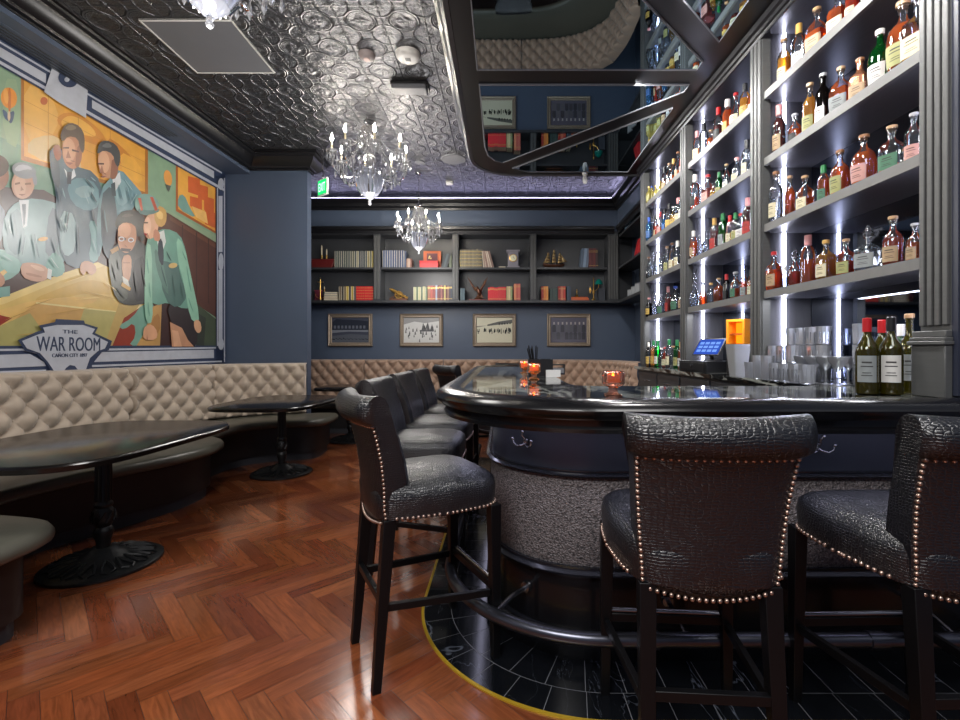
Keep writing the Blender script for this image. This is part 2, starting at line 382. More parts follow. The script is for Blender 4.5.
# ================================================================ the room
def wl(Y): return -3.69 + .034 * Y                    # face of the mural wall
YN, YB, XR = -2.6, 7.72, 2.15
def floor():
    mb = MB(); w = .083; n = 6; g = .0008; s2 = math.sqrt(.5)
    mb.box(-4.0, 2.3, YN, YB + .1, -.08, -.0015); mb.c = [None]*6
    cols = [(150,84,50),(142,76,44),(158,90,56),(128,66,40),(154,86,50),(146,80,48),(166,98,62),(134,70,44),(148,82,52)]
    for b in range(-16, 17):
        for k in range(-140, 141):
            for q in (0, 1):
                if q == 0: u0, v0, lu, lv = k - n*b, k + n*b, n, 1
                else: u0, v0, lu, lv = k - n*b, k + 1 + n*b, 1, n
                cu, cv = (u0 + lu/2) * w, (v0 + lv/2) * w
                X, Y = (cu + cv)*s2, (cv - cu)*s2 + 2.39
                if not (-3.9 < X < 2.2 and YN < Y < YB): continue
                c = lin(random.choice(cols)); f = random.uniform(.66, 1.02); mb.cur = (c[0]*f*.80, c[1]*f*.78, c[2]*f*.74, 1)
                pts = []
                for (du, dv) in ((0,0),(lu,0),(lu,lv),(0,lv)):
                    uu = (u0 + du)*w + (g if du == 0 else -g); vv = (v0 + dv)*w + (g if dv == 0 else -g)
                    pts.append(((uu + vv)*s2, (vv - uu)*s2 + 2.39, 0))
                o = random.uniform(0, 30); L, W = n*w, w
                uv = [(o,o),(o+L,o),(o+L,o+W),(o,o+W)] if q == 0 else [(o,o),(o,o+W),(o+L,o+W),(o+L,o)]
                mb.m = 0; mb.add(pts, [(0,1,2,3)], [uv])
    mb.cur = None
    mb.mi[:6] = [1]*6
    return struct('floor', mb, [WOODF, KICK], origin=(0,0,0))
floor()
struct('ceiling', MB().box(-4.1, 2.3, YN-.1, YB+.1, CEIL, CEIL+.1), TIN, origin=(0,0,CEIL))
def wall_poly(name, pts, z0, z1, mat): return struct(name, MB().prism(pts, z0, z1), mat, origin=(0,0,0))
wall_poly('wall_left', [(wl(YN),YN),(wl(5.97),5.97),(wl(5.97)-.15,5.97),(wl(YN)-.15,YN)], 0, CEIL, BLUE)
wall_poly('wall_partition', [(wl(5.97)-.15,5.97),(-2.46,5.97),(-2.46,6.09),(wl(5.97)-.15,6.09)], 0, CEIL, BLUE)
wall_poly('wall_alcove', [(-3.75,6.09),(-3.6,6.09),(-3.6,YB),(-3.75,YB)], 0, CEIL, BLUE)
struct('wall_back', MB().box(-3.75, 2.3, YB, YB+.12, 0, CEIL), BLUE, origin=(0,YB,0))
struct('wall_right', MB().box(XR, XR+.12, YN, YB, 0, CEIL), BLUE, origin=(XR,0,0))
struct('wall_near', MB().box(-4.0, 2.3, YN-.12, YN, 0, CEIL), BLUE, origin=(0,YN,0))
SO = .30
wall_poly('wall_soffit', [(wl(YN)+SO,YN),(wl(YN),YN),(wl(5.97),5.97),(wl(5.97)+SO,5.97)], 3.46, CEIL, BLUE)
CR = [(0,3.70),(0,3.50),(.02,3.50),(.022,3.515),(.05,3.52),(.055,3.54),(.075,3.555),(.11,3.60),(.125,3.635),(.15,3.65),(.155,3.67),(.18,3.672),(.18,3.70)]
crownpath = [(wl(YN)+SO,YN),(wl(5.97)+SO,5.965),(-2.455,5.965),(-2.455,6.095),(-3.6,6.095)]
struct('trim_1', MB().sweep(CR, crownpath), BLACKM, origin=(0,0,3.5), sharp=25)
# thin lavender-lit picture line under the crown is the painted soffit edge bead
struct('trim_2', MB().sweep([(0,3.46),(.012,3.46),(.012,3.50),(0,3.50)], crownpath[:2]), BLUE, origin=(0,0,3.46))
# cove crown of the back room with its light line
CB = [(0,3.585),(0,3.43),(.02,3.43),(.03,3.46),(.06,3.48),(.07,3.52),(.12,3.56),(.13,3.585)]
covepath = [(-3.6,7.42),(1.79,7.42),(1.79,5.72)]
struct('trim_3', MB().sweep(CB, covepath), BLACKM, origin=(0,0,3.43), sharp=25)
cv = MB().sweep([(.06,3.587),(.06,3.60),(.10,3.60),(.10,3.587)], covepath)
tag(cv.build('cove_light', LEDC, origin=(0,7.3,3.587)), 'thin lavender-white strip of light on the crown above the bookcases', 'cove light')
struct('trim_4', MB().sweep([(0,3.43),(0,3.10),(-.3,3.10),(-.3,3.43)], covepath), BLUE, origin=(0,0,3.1))
# slot vent under the soffit over the mural
v = thing('linear_vent', 'long dark slotted air vent in the blue soffit above the mural', 'vent', (wl(3)+.15, 3, 3.44))
for k in range(4):
    m = MB(); o = .05 + k*.035
    m.prism([(wl(1.2)+o,1.2),(wl(1.2)+o+.012,1.2),(wl(4.9)+o+.012,4.9),(wl(4.9)+o,4.9)], 3.452, 3.4595)
    m.build('slot', BLACKPL, v, world=True)
m = MB(); m.prism([(wl(1.15)+.03,1.15),(wl(1.15)+.20,1.15),(wl(4.95)+.20,4.95),(wl(4.95)+.03,4.95)], 3.456, 3.4598); m.build('vent_frame', BLUE, v, world=True)

# ================================================================ mural
U0 = 0.034
def mp(x, y, off=0.0):                                # photo pixel -> point on the mural wall plane (off = metres proud of it)
    u = (x - CX)/F; t = (-3.69 + off)/(u - U0)
    return Vector((-3.69 + off + U0*t, t, H - (y - CY)*t/F))
def ell(cx, cy, rx, ry, rot=0, n=22, a0=0, a1=360):
    r = math.radians(rot); out = []
    for i in range(n):
        a = math.radians(a0 + (a1-a0)*i/(n if a1-a0 == 360 else n-1)); x, y = rx*math.cos(a), ry*math.sin(a)
        out.append((cx + x*math.cos(r) - y*math.sin(r), cy + x*math.sin(r) + y*math.cos(r)))
    return out
mural = thing('mural', 'wide painted wall mural of officers studying maps, in a silver art-deco frame', 'mural', tuple(mp(110, 360, .01)))
pm = MB(); lay = [0]
def P(col, pts, sm=0):
    if sm:                                            # soften an outline by corner cutting
        for _ in range(sm):
            q = []
            for i in range(len(pts)):
                a, b = pts[i], pts[(i+1)%len(pts)]
                q += [(a[0]*.75+b[0]*.25, a[1]*.75+b[1]*.25), (a[0]*.25+b[0]*.75, a[1]*.25+b[1]*.75)]
            pts = q
    lay[0] += 1; off = .004 + lay[0]*.00012
    pm.cur = lin(col); pm.add([mp(x, y, off) for x, y in pts], [list(range(len(pts)))])
def TOPY(x): return 64 + (x)*.5645
P((138,168,138), [(-90,14),(217,186.5),(217,346.5),(-90,351)])
P((112,150,128), [(-90,100),(-90,190),(30,215),(140,215),(130,190)],1)
P((150,176,140), [(3,78),(20,80),(20,150),(3,140)],1)
# big map on the painted wall
P((176,110,38), [(21,76),(148,148),(148,196),(21,160)])
P((232,168,66), [(24,80),(145,149.5),(145,192),(24,156)])
P((240,186,96), [(24,80),(52,96),(60,120),(50,140),(24,142)],1)
P((222,190,128), [(28,140),(50,134),(62,140),(80,160),(82,172),(28,156)],1)
P((216,142,48), [(54,118),(70,110),(98,126),(112,150),(98,146),(66,134)],2)
P((244,186,84), [(60,120),(72,114),(92,126),(98,138),(80,134),(64,130)],2)
P((206,132,46), [(106,136),(122,146),(140,168),(128,170),(112,156)],1)
P((238,176,70), [(118,150),(140,162),(143,186),(124,176)],1)
for a, b in (((24,100),(145,162)),((24,122),(145,176)),((48,94),(48,160)),((78,110),(78,172)),((110,130),(110,180))):
    P((205,140,56), [a,b,(b[0]+.6,b[1]+.8),(a[0]+.6,a[1]+.8)])
P((196,104,52), ell(44,101,3.6,4),1)
# balloon sconces
P((234,150,52), ell(9,98,8,10.5,-8)); P((200,110,40), [(8,88),(11,88),(11,112),(8,112)],1); P((244,176,84), ell(6,96,2.4,8,-6))
P((58,86,120), [(2,108),(8,113),(9,122),(4,118)],1); P((44,70,104), [(9,113),(15,110),(13,122),(9,124)],1); P((220,196,160), ell(9,116,1.4,5))
P((226,160,80), ell(168,178,4,8,-10)); P((88,92,84), [(165,184),(171,186),(169,192),(167,190)])
# small map far right
P((172,92,40), [(176,163),(216.5,185),(216.5,234),(176,211)])
P((232,170,72), [(178,166),(215,187),(215,231),(178,209)])
for q in ((188,176,200,192),(198,184,208,198),(204,196,214,210),(190,196,202,206),(205,210,215,224)):
    P((214,104,52), [(q[0],q[1]),(q[2],q[1]+3),(q[2],q[3]+4),(q[0],q[3])])
P((120,160,150), [(178,196),(184,194),(190,208),(197,219),(178,209)],1)
P((240,190,110), [(192,206),(206,212),(208,224),(196,217)])
# wainscot and painted floor
P((150,172,140), [(140,196),(217,236),(217,244),(140,204)])
P((92,56,42), [(120,195),(168,213),(217,243),(217,318),(190,300),(150,340),(110,300)])
P((112,72,52), [(170,216),(217,245),(217,249),(170,220)])
for x in (182,196,208): P((70,42,34), [(x,225+(x-182)*.5),(x+1,225.5+(x-182)*.5),(x+1,304),(x,303)])
P((74,84,62), [(196,303),(217,320),(217,346.5),(196,346.5)]); P((58,62,50), [(196,312),(206,318),(204,346.5),(196,346.5)])
P((70,44,40), [(-90,180),(44,190),(70,205),(120,230),(130,262),(110,290),(60,300),(-90,330)])
# table with maps
P((220,186,104), [(-90,316),(0,298),(60,274),(98,262),(110,268),(133,285),(150,306),(160,346.6),(-90,350)])
P((232,204,130), [(-90,318),(0,298),(60,274),(98,262),(104,266),(60,281),(4,304),(-90,326)])
P((212,172,84), [(30,300),(60,288),(90,278),(112,286),(118,296),(84,292),(50,304)],2)
P((226,186,108), [(0,310),(34,300),(80,296),(104,300),(60,312),(20,326),(-60,340),(-90,340)],1)
P((206,162,92), [(36,303),(116,312),(100,346.6),(-20,346.6)]); P((232,214,150), [(36,302),(116,311),(116,312.6),(36,303.6)])
P((176,168,104), [(-14,332),(30,313),(54,346.6),(-40,348)]); P((186,176,110), [(84,309),(116,312),(112,346.6),(72,346.6)])
P((196,166,100), [(120,300),(140,304),(128,322),(112,346.6),(104,346.6),(116,312)]); P((238,222,170), [(140,304),(142,306),(116,346),(113,346)])
P((150,44,24), [(-4,314),(12,318),(-10,332),(-30,334)]); P((150,52,30), [(124,318),(142,306),(150,346.6),(112,346.6)])
P((122,168,150), [(142,304),(156,302),(154,346.6),(128,346.6),(136,336),(134,322),(124,330),(118,326),(132,318)],1)
P((196,152,88), [(150,308),(164,302),(163,346.6),(136,346.6),(146,330)]); P((176,126,70), [(152,318),(160,312),(160,334),(150,338)],1)
P((60,34,28), [(162,300),(176,302),(178,346.6),(160,346.6)])
# far left officer, only his sleeve, hand and head edge
P((148,96,70), ell(-6,176,15,16)); P((74,54,44), ell(-6,166,15,12)); P((92,104,118), [(-90,190),(-20,194),(4,204),(6,230),(-10,262),(-90,290)],1)
P((134,176,164), [(-60,252),(0,246),(22,262),(18,276),(-10,286),(-60,292)],1); P((122,166,158), [(-20,290),(10,286),(10,296),(-20,300)])
P((190,140,112), [(-14,268),(2,272),(6,282),(0,288),(-16,286)],1); P((226,190,120), [(0,272),(14,264),(15,265.4),(3,276)])
# seated grey-haired officer
P((132,162,164), [(10,206),(26,198),(48,200),(66,208),(72,236),(66,262),(52,270),(22,268),(4,254),(2,224)],1)
P((108,136,142), [(8,216),(20,206),(26,240),(18,258),(6,246)],1); P((108,124,134), [(50,206),(60,212),(60,246),(50,258),(44,250)],1)
P((214,218,220), [(19,200),(29,200),(27,226),(23,228)]); P((84,92,104), [(22,204),(26,204),(25,224),(23.5,226)])
P((120,168,158), [(54,250),(64,262),(65,274),(54,278),(44,270),(47,262)],1); P((140,184,174), [(-6,250),(10,254),(22,262),(19,274),(4,272)],1)
P((204,156,130), ell(23,184,11.5,15,5)); P((218,176,150), ell(20,186,6,11)); P((146,150,156), ell(24,170.5,12.5,8,14))
P((196,198,204), [(14,169),(20,164),(30,166),(33,170),(26,169),(17,172)],1); P((142,148,158), [(32,170),(37,176),(37,186),(33,184)],1)
P((150,108,88), [(15,183),(20,182),(20,184),(15,185)]); P((150,108,88), [(25,183),(31,182.5),(31,184.5),(25,185)]); P((176,128,104), [(21,186),(24,190),(20.5,191)]); P((160,104,86), [(18,194),(26,194),(22,196)])
P((206,158,132), [(20,264),(30,262),(44,265),(50,272),(46,281),(34,282),(22,277)],1); P((184,134,110), [(26,272),(42,276),(42,278),(26,275)],1); P((226,184,156), [(28,264),(40,266),(46,271),(38,271)],1)
P((222,224,220), [(48,268),(52,270),(51,280),(47,278)])
P((216,160,70), ell(43,239,5,2.2,-10))
# standing officer, left of the big pair
P((82,104,118), [(50,150),(58,144),(74,166),(96,172),(104,196),(102,240),(96,264),(80,270),(62,262),(56,220),(56,190),(50,170)],1)
P((112,150,160), [(66,184),(80,176),(98,184),(100,206),(88,212),(72,204)],1); P((140,170,176), [(72,190),(88,184),(96,192),(84,200)],1)
P((62,78,92), [(48,152),(54,148),(60,166),(60,190),(54,184)],1)
P((150,176,180), [(60,210),(76,214),(76,250),(66,258),(60,246)],1); P((120,164,166), [(88,220),(98,222),(101,250),(96,264),(88,258),(92,240)],1)
P((220,224,228), [(64,168),(70,176),(74,168),(76,176),(68,182)]); P((44,52,66), [(67,172),(72,172),(71,184),(67,184)])
P((158,88,66), [(52,146),(60,144),(62,158),(56,162)],1)
P((200,140,106), ell(72,152,10,17,-6)); P((222,168,132), ell(69,150,6.5,12,-4)); P((158,100,74), [(78,144),(83,148),(80,166),(75,168),(76,156)],1)
P((96,78,62), [(60,138),(62,128),(70,122),(80,126),(85,136),(84,154),(80,150),(78,138),(68,136),(63,142)],1); P((134,118,96), [(64,128),(71,124),(78,128),(70,131)],1)
P((86,54,42), [(63,147),(69,147),(69,148.6),(63,148.6)]); P((86,54,42), [(72,149),(79,151),(79,152.6),(72,151)]); P((170,108,82), [(68,150),(71,158),(66,158)]); P((150,80,64), [(65,162),(73,163),(70,165)])
P((204,152,122), [(80,264),(86,260),(95,264),(97,272),(90,276),(86,270),(84,276),(80,272)],1)
# second standing officer
P((110,146,156), [(100,190),(112,176),(120,168),(134,184),(144,196),(136,204),(128,216),(118,228),(104,240),(98,262),(96,230)],1)
P((62,76,90), [(100,196),(112,184),(116,204),(118,224),(110,262),(102,250)],1); P((136,168,176), [(118,176),(128,184),(130,200),(120,208),(114,194)],1)
P((224,226,228), [(112,178),(120,172),(121,182),(115,192)]); P((46,52,66), [(111,184),(115,182),(116,196),(112,196)])
P((202,146,112), ell(107,163,8.8,15.5,-8)); P((224,174,138), ell(104,162,5.6,11,-5)); P((152,98,74), [(112,158),(119,162),(117,178),(110,180),(111,168)],1)
P((72,72,72), [(97,152),(99,143),(106,140),(116,144),(121,154),(119,168),(115,164),(113,154),(104,150),(98,154)],1); P((116,118,118), [(101,146),(108,142),(113,147),(106,148)],1)
P((90,60,48), [(98,163),(104,163),(104,164.6),(98,164.6)]); P((176,118,90), [(102,165),(104,173),(99,173)]); P((152,88,70), [(100,176),(107,176),(103,178)])
# leaning officer with spectacles and hand to chin
P((58,60,56), [(108,254),(116,244),(126,240),(140,240),(150,250),(154,290),(150,303),(128,306),(116,300),(110,280)],1)
P((84,90,80), [(108,258),(116,248),(122,262),(122,284),(130,296),(120,304),(112,288)],1); P((38,38,38), [(132,262),(146,254),(150,300),(132,302)],1)
P((176,130,64), [(110,250),(118,246),(119,250),(112,254)])
P((44,42,42), ell(131,224,15,14,10)); P((196,138,104), ell(127,236,9.5,17,4)); P((216,160,124), ell(124.5,230,6.5,8)); P((48,45,44), [(115,228),(116,217),(124,210),(136,211),(144,219),(146,234),(142,244),(139,234),(134,224),(124,222),(119,226)],1); P((92,88,84), [(120,217),(127,213),(135,215),(128,217)],1)
P((110,76,60), [(118,236),(126,238),(126,240.5),(118,238.5)]); P((226,226,230), ell(121.5,239,3,2.4)); P((226,226,230), ell(131,240,3,2.4)); P((150,100,78), ell(121.5,239,2,1.5)); P((150,100,78), ell(131,240,2,1.5))
P((60,44,38), [(121,248),(131,249),(130,252),(121,251)]); P((204,150,116), [(122,256),(130,254),(132,262),(130,280),(126,284),(122,274)],1); P((178,124,94), [(123,262),(130,262),(130,263.4),(123,263.4)])
P((222,220,210), [(122,276),(128,280),(130,288),(124,286)]); P((206,160,72), [(122,282),(131,288),(130,291),(121,286)])
# woman officer
P((52,40,38), [(166,304),(186,300),(196,310),(198,336),(196,346.6),(190,346.6),(184,332),(172,326)],1)
P((198,146,112), [(170,322),(182,328),(188,340),(194,346.6),(172,346.6)]); P((222,170,134), [(172,330),(178,331),(182,346.6),(174,346.6)])
P((112,160,142), [(146,240),(154,232),(166,228),(180,234),(186,250),(190,276),(192,304),(186,310),(168,302),(156,306),(146,296),(145,268)],1)
P((80,112,104), [(158,260),(170,262),(186,268),(188,296),(178,309),(164,300)],1); P((148,196,170), [(176,236),(184,244),(192,280),(200,318),(196,323),(190,318),(184,284),(178,262)],1)
P((150,198,172), [(146,242),(152,246),(152,290),(153,322),(146,324),(144,296)],1); P((92,128,116), [(154,246),(162,258),(170,296),(164,290),(156,268)],1)
P((216,220,216), [(156,234),(164,230),(166,242),(160,258)]); P((44,52,60), [(158,240),(162,238),(164,254),(163,268),(158,258)],1)
P((222,170,132), [(194,320),(200,320),(202,330),(198,334),(194,328)],1); P((222,166,128), [(145,326),(152,324),(158,332),(156,340),(144,340),(143,332)],1); P((188,128,96), [(147,334),(148,340),(146.6,340)])
P((214,180,110), ell(173,265.5,4.4,2.6,-10))
P((224,170,134), ell(151,226,7.5,13,8)); P((196,132,100), [(154,228),(160,232),(160,242),(153,240)],1); P((238,190,156), ell(147.5,226,3.6,9))
P((204,158,82), [(152,206),(162,206),(167,212),(166,224),(160,228),(155,222),(154,214)],1); P((230,192,118), [(156,210),(163,212),(163,220),(157,218)],1)
P((124,160,150), [(134,206),(136,196),(146,193),(157,198),(160,208),(150,212),(138,212)],1); P((96,128,124), [(136,208),(150,211),(160,208),(158,213),(142,216)],1)
P((196,90,66), [(138,198),(141,198),(143,210),(141,211)]); P((196,90,66), [(150,197),(153,197),(158,210),(155,211)])
P((70,40,36), [(143,222),(148,222),(148,223.4),(143,223.4)]); P((180,48,44), [(143.6,233),(148,233.6),(145.6,236)])
def fold(c, x0, y0, x1, y1, w):
    dx, dy = x1-x0, y1-y0; L = math.hypot(dx, dy); nx, ny = -dy/L*w, dx/L*w
    P(c, [(x0, y0), ((x0+x1)/2+nx, (y0+y1)/2+ny), (x1, y1), ((x0+x1)/2-nx*.3, (y0+y1)/2-ny*.3)], 1)
for q in ((178,262,184,286),(186,262,192,296),(182,250,187,262),(188,296,194,314)): fold((106,158,138), *q, 1.1)
for q in ((147,256,149,276),(149,280,151,300),(148,300,150,318)): fold((112,164,144), *q, 1.2)
for q in ((160,262,168,290),(172,272,176,300),(180,280,184,302),(166,250,172,262)): fold((60,90,84), *q, 1.2)
for q in ((112,262,118,284),(118,258,120,272),(116,286,126,300),(134,268,138,296),(142,262,146,290)): fold((46,50,46), *q, 1.4)
for q in ((58,180,62,210),(84,176,96,190),(92,206,98,230),(70,206,66,236),(78,222,80,258),(90,190,98,204)): fold((58,78,92), *q, 1.6)
for q in ((62,186,66,200),(90,176,97,182),(92,236,98,256),(84,190,90,206)): fold((150,182,188), *q, 1.0)
for q in ((118,182,124,204),(126,184,132,206),(104,206,108,236)): fold((86,120,134), *q, 1.3)
for q in ((124,178,134,192),(138,192,130,206)): fold((160,188,192), *q, .9)
for q in ((14,210,18,240),(58,212,66,236),(34,230,40,262),(54,236,60,258),(26,232,22,258)): fold((94,122,128), *q, 1.6)
for q in ((8,216,12,236),(62,216,68,232),(50,256,60,270),(2,254,14,262)): fold((166,192,190), *q, 1.1)
for q in ((20,310,60,296),(40,316,100,306),(80,290,120,300),(0,322,40,306),(10,336,60,330)): fold((190,150,74), *q, .7)
for q in ((104,280,118,292),(60,284,96,272),(70,300,110,296)): fold((238,208,130), *q, .8)
for q in ((70,160,76,162),(103,172,107,175),(147,232,150,240),(124,244,128,248)): fold((150,96,70), *q, .8)
canvas = pm.build('painting', PAINT, mural, world=True, sharp=10)
# silver deco frame drawn as flat painted bands standing slightly proud of the wall
NAVY = pbr('navy_painted_line', (52, 64, 92), .4); SILV = pbr('silver_leaf_band', (196, 200, 210), .36, metal=.2, var=.16, vscale=12)
def band(polys, off0, off1, mat, name='frame_band'):
    m = MB()
    for pts in polys:
        n = len(pts); a = [mp(x, y, off0) for x, y in pts]; b = [mp(x, y, off1) for x, y in pts]
        m.add(a + b, [list(range(n, 2*n)), list(reversed(range(n)))] + [(i, (i+1)%n, n+(i+1)%n, n+i) for i in range(n)])
    return m.build(name, mat, mural, world=True, sharp=20)
def TF(x, d): return (x, 40 + d + (133/225.0)*x*(1 - d*.00165))
def strip(xa, xb, d0, d1):                            # slanting strip along the top edge between two inset depths
    return [TF(xa, d0), TF(xb, d0), TF(xb, d1), TF(xa, d1)]
band([strip(-90, 225, -1, 26), [(216,176),(226,174),(226,364),(216,364)], [(-90,346),(225,345.5),(225,363.5),(-90,377)]], .002, .014, NAVY)
sil = [strip(-90,46,7,17), strip(-90,224,20.5,24), strip(92,214,6,15), strip(-90,222,1.2,3.4)]
sil += [[(218.5,196),(222.5,196),(222.5,252),(218.5,252)], [(218.5,270),(222.5,270),(222.5,342),(218.5,342)], [(217,188),(218,188),(218,346),(217,346)], [(224,178),(225,178),(225,362),(224,362)]]
sil += [[(-90,357),(30,354),(44,362),(46,366),(-90,372)], [(-90,350),(22,348.6),(40,352),(48,362),(46,362),(38,354),(22,350.6),(-90,353)], [(102,352),(214,349.6),(214,358),(94,362)], [(104,348.6),(216,347),(216,348.6),(104,350.6)], [(-90,374),(46,369.6),(46,371),(-90,376)], [(92,365),(222,360.6),(222,362),(92,367)]]
band(sil, .0141, .019, SILV, 'silver_band')
band([ell(221,262,2.6,9,0,16), ell(221,344,3,6,0,12), ell(221,184,3,6,0,12)], .0142, .021, SILV, 'corner_ornament')
band([[(52,68),(58,62),(80,78),(88,86),(86,118),(60,103),(44,92)]], .0192, .026, SILV, 'keystone')
band([ell(68,79,10,8,28,20)], .0262, .03, NAVY, 'keystone_eye'); band([ell(67,79.5,2.6,2.4)], .0305, .034, SILV, 'keystone_dot')
# fan-shaped name plaque
pq = [(18,340),(36,332),(42,330),(39,325.5),(55,322),(56,319),(84,320.5),(85,323.5),(98,327.5),(95,333),(112,341),(109,350),(102,352),(92,360),(89,370.5),(52,372),(46,363),(36,353),(25,351)]
band([pq], .0195, .030, NAVY, 'plaque_border')
def shrink(pts, k, c=(66,345)): return [(c[0]+(x-c[0])*k, c[1]+(y-c[1])*k) for x, y in pts]
band([[(22,341),(38,334.5),(45,332.5),(43,327.5),(57,325),(83,325),(95,329),(92,334),(108,342),(105,348.5),(98,351),(90,358),(86,369.5),(78,370),(75,366),(70,365),(66,368),(64,371),(54,371),(48,362),(40,353),(27,348.5)]], .0301, .034, SILV, 'plaque')
DN = Vector((U0,1,0)).normalized(); NN = Vector((1,-U0,0)).normalized(); ZZ = Vector((0,0,1))
def wtext(s, x0, x1, yt, yb, off, mat, name='lettering'):
    a, b = mp(x0, (yt+yb)/2, off), mp(x1, (yt+yb)/2, off); c = (a+b)/2; w = (b-a).length; h = (mp((x0+x1)/2, yt, off) - mp((x0+x1)/2, yb, off)).length
    vs, fs = text_pts(s, w, h, .003); m = MB(); m.add([c + DN*p.x + ZZ*p.y + NN*p.z for p in vs], fs); m.build(name, mat, mural, world=True, sharp=20)
wtext('THE', 62.5, 77.5, 330, 333.6, .0342, NAVY); wtext('WAR ROOM', 36.5, 100, 337, 351, .0342, NAVY); wtext('CAÑON CITY 1897', 52, 87, 352.6, 357, .0342, NAVY)

# ================================================================ bar
def bp(off, yend=5.35, xend=2.10, n=20, r0=.45):
    C = (.40, 2.38); R = r0 + off; pts = [(C[0]-R, yend), (C[0]-R, 3.6), (C[0]-R, 2.38)]
    for i in range(1, n+1):
        a = PI + (PI/2)*i/n; pts.append((C[0]+R*math.cos(a), C[1]+R*math.sin(a)))
    return pts + [(1.2, C[1]-R), (xend, C[1]-R)]
def at_bar(off, x):
    pts = bp(off, n=90); best = None
    P2 = []
    for i in range(len(pts)-1):
        for k in range(12):
            t = k/12; P2.append((pts[i][0]*(1-t)+pts[i+1][0]*t, pts[i][1]*(1-t)+pts[i+1][1]*t, i, t))
    cand = [p for p in P2 if p[1] < 2.6]
    best = min(cand, key=lambda p: abs(p[0]/p[1] - (x-CX)/F)); i = best[2]
    d = Vector((pts[i+1][0]-pts[i][0], pts[i+1][1]-pts[i][1])).normalized()
    return Vector((best[0], best[1])), d, Vector((d.y, -d.x))
bar = thing('bar_counter', 'curved black bar with veined marble top and grey textured front panels', 'bar', (.2, 2.3, 0))
inner = [(2.10,2.44),(.50,2.44),(.42,2.46),(.38,2.50),(.36,2.58),(.36,5.35)]
mt = bp(.17, 5.33); mt[0] = (mt[0][0]+.14, 5.33); mt.insert(1, (mt[1][0], 5.18))
MB().prism(mt + [(x, min(y, 5.33)) for x, y in inner], 1.035, 1.065).build('countertop', MARBLE, bar, world=True)
RAIL = [(.13,1.03),(.13,1.060),(.16,1.072),(.20,1.076),(.245,1.070),(.27,1.056),(.28,1.036),(.272,1.018),(.255,1.008),(.252,1.0),(.13,1.0)]
def endp(off):                                        # chamfered far end
    p = bp(off); x = p[0][0]; return [(x+.5, 5.35+off*.3), (x+.16+off*.1, 5.35+off*.3), (x, 5.15)] + p[1:]
MB().sweep(RAIL, [(.36,5.36),(-.05+.13,5.36),(-.05,5.2)] + bp(0)[1:]).build('bar_rail', BLACKP, bar, world=True, sharp=50)
MB().sweep([(0,.95),(.235,.95),(.24,.965),(.232,.975),(.235,1.0),(0,1.0)], bp(0)).build('apron', BLACKP, bar, world=True)
rin = [(x+0, y) for x, y in bp(-.34)][::-1]
MB().prism(bp(-.02, 5.3) + [(p[0], min(p[1], 5.3)) for p in rin], 0, 1.034).build('carcass', NAVYP, bar, world=True)
MB().sweep([(-.019,.76),(0,.76),(0,.949),(-.019,.949)], bp(0)).build('upper_panel', pbr('blue_black_panel', (52,55,64), .34), bar, world=True)
MB().sweep([(-.019,.37),(.004,.37),(.010,.40),(.010,.70),(.004,.735),(-.019,.735)], bp(0)).build('padded_panel', HAMMER, bar, world=True, sharp=60)
for z, h, o in ((.735,.025,.026),(.335,.035,.026),(.075,.03,.03)):
    MB().sweep([(-.019,z),(o,z),(o+.006,z+h*.3),(o*.6,z+h*.6),(o*.7,z+h),(-.019,z+h)], bp(0)).build('moulding', pbr('blue_black_bead', (30,31,38), .24, coat=.3), bar, world=True)
MB().sweep([(-.019,.105),(0,.105),(0,.335),(-.019,.335)], bp(0)).build('lower_panel', BLACKP, bar, world=True)
MB().sweep([(-.019,0),(.03,0),(.03,.075),(-.019,.075)], bp(0)).build('plinth', BLACKP, bar, world=True)
ul = MB().sweep([(.10,.944),(.13,.944),(.13,.949),(.10,.949)], bp(0)).build('led_strip', emat('under_bar_led', (222,222,255), 5), bar, world=True)
fr = MB().tube([(x, y, .20) for x, y in bp(.21, 5.2)], .026, 12).build('foot_rail', GUNM, bar, world=True, sharp=60)
for x in (527, 662, 905):
    p, d, n = at_bar(0, x); q = p + n*.21
    m = MB().tube([(p.x, p.y, .235), (p.x+n.x*.1, p.y+n.y*.1, .232), (q.x, q.y, .205)], .009, 8)
    M = Matrix.Translation((p.x, p.y, .235)) @ Vector((n.x, n.y, 0)).to_track_quat('Z', 'Y').to_matrix().to_4x4()
    m.lathe([(.001,.018),(.022,.016),(.026,.0),(.001,0)][::-1], 14, M=M); m.build('bracket', CHROME, fr, world=True)
for x in (650, 880, -1):
    if x > 0: p, d, n = at_bar(.21, x)
    else: p, d, n = Vector((-.26, 3.0)), Vector((0,-1)), Vector((-1,0))
    MB().tube([(p.x-d.x*.03, p.y-d.y*.03, .2), (p.x+d.x*.03, p.y+d.y*.03, .2)], .031, 12).build('joint_collar', GUNM, fr, world=True)
def hook(x, hz=.855):
    p, d, n = at_bar(0, x); m = MB()
    def q(a, b, c): return (p.x + d.x*a + n.x*b, p.y + d.y*a + n.y*b, hz + c)
    for s in (-1, 1):
        m.tube([q(0,.006,.0), q(s*.01,.02,-.012), q(s*.03,.03,-.016), q(s*.046,.034,-.004), q(s*.05,.034,.012)], .0042, 7); m.sphere(q(s*.05,.034,.014), .008)
    m.tube([q(0,.006,.0), q(.004,.02,.02), q(-.006,.03,.034), q(.006,.034,.05)], .0042, 7); m.sphere(q(.006,.034,.05), .008)
    m.sphere(q(0,.006,.004), .014, sc=(1,.6,1.4)); m.build('purse_hook', CHROME, bar, world=True, sharp=60)
hook(527); hook(826); hook(700)
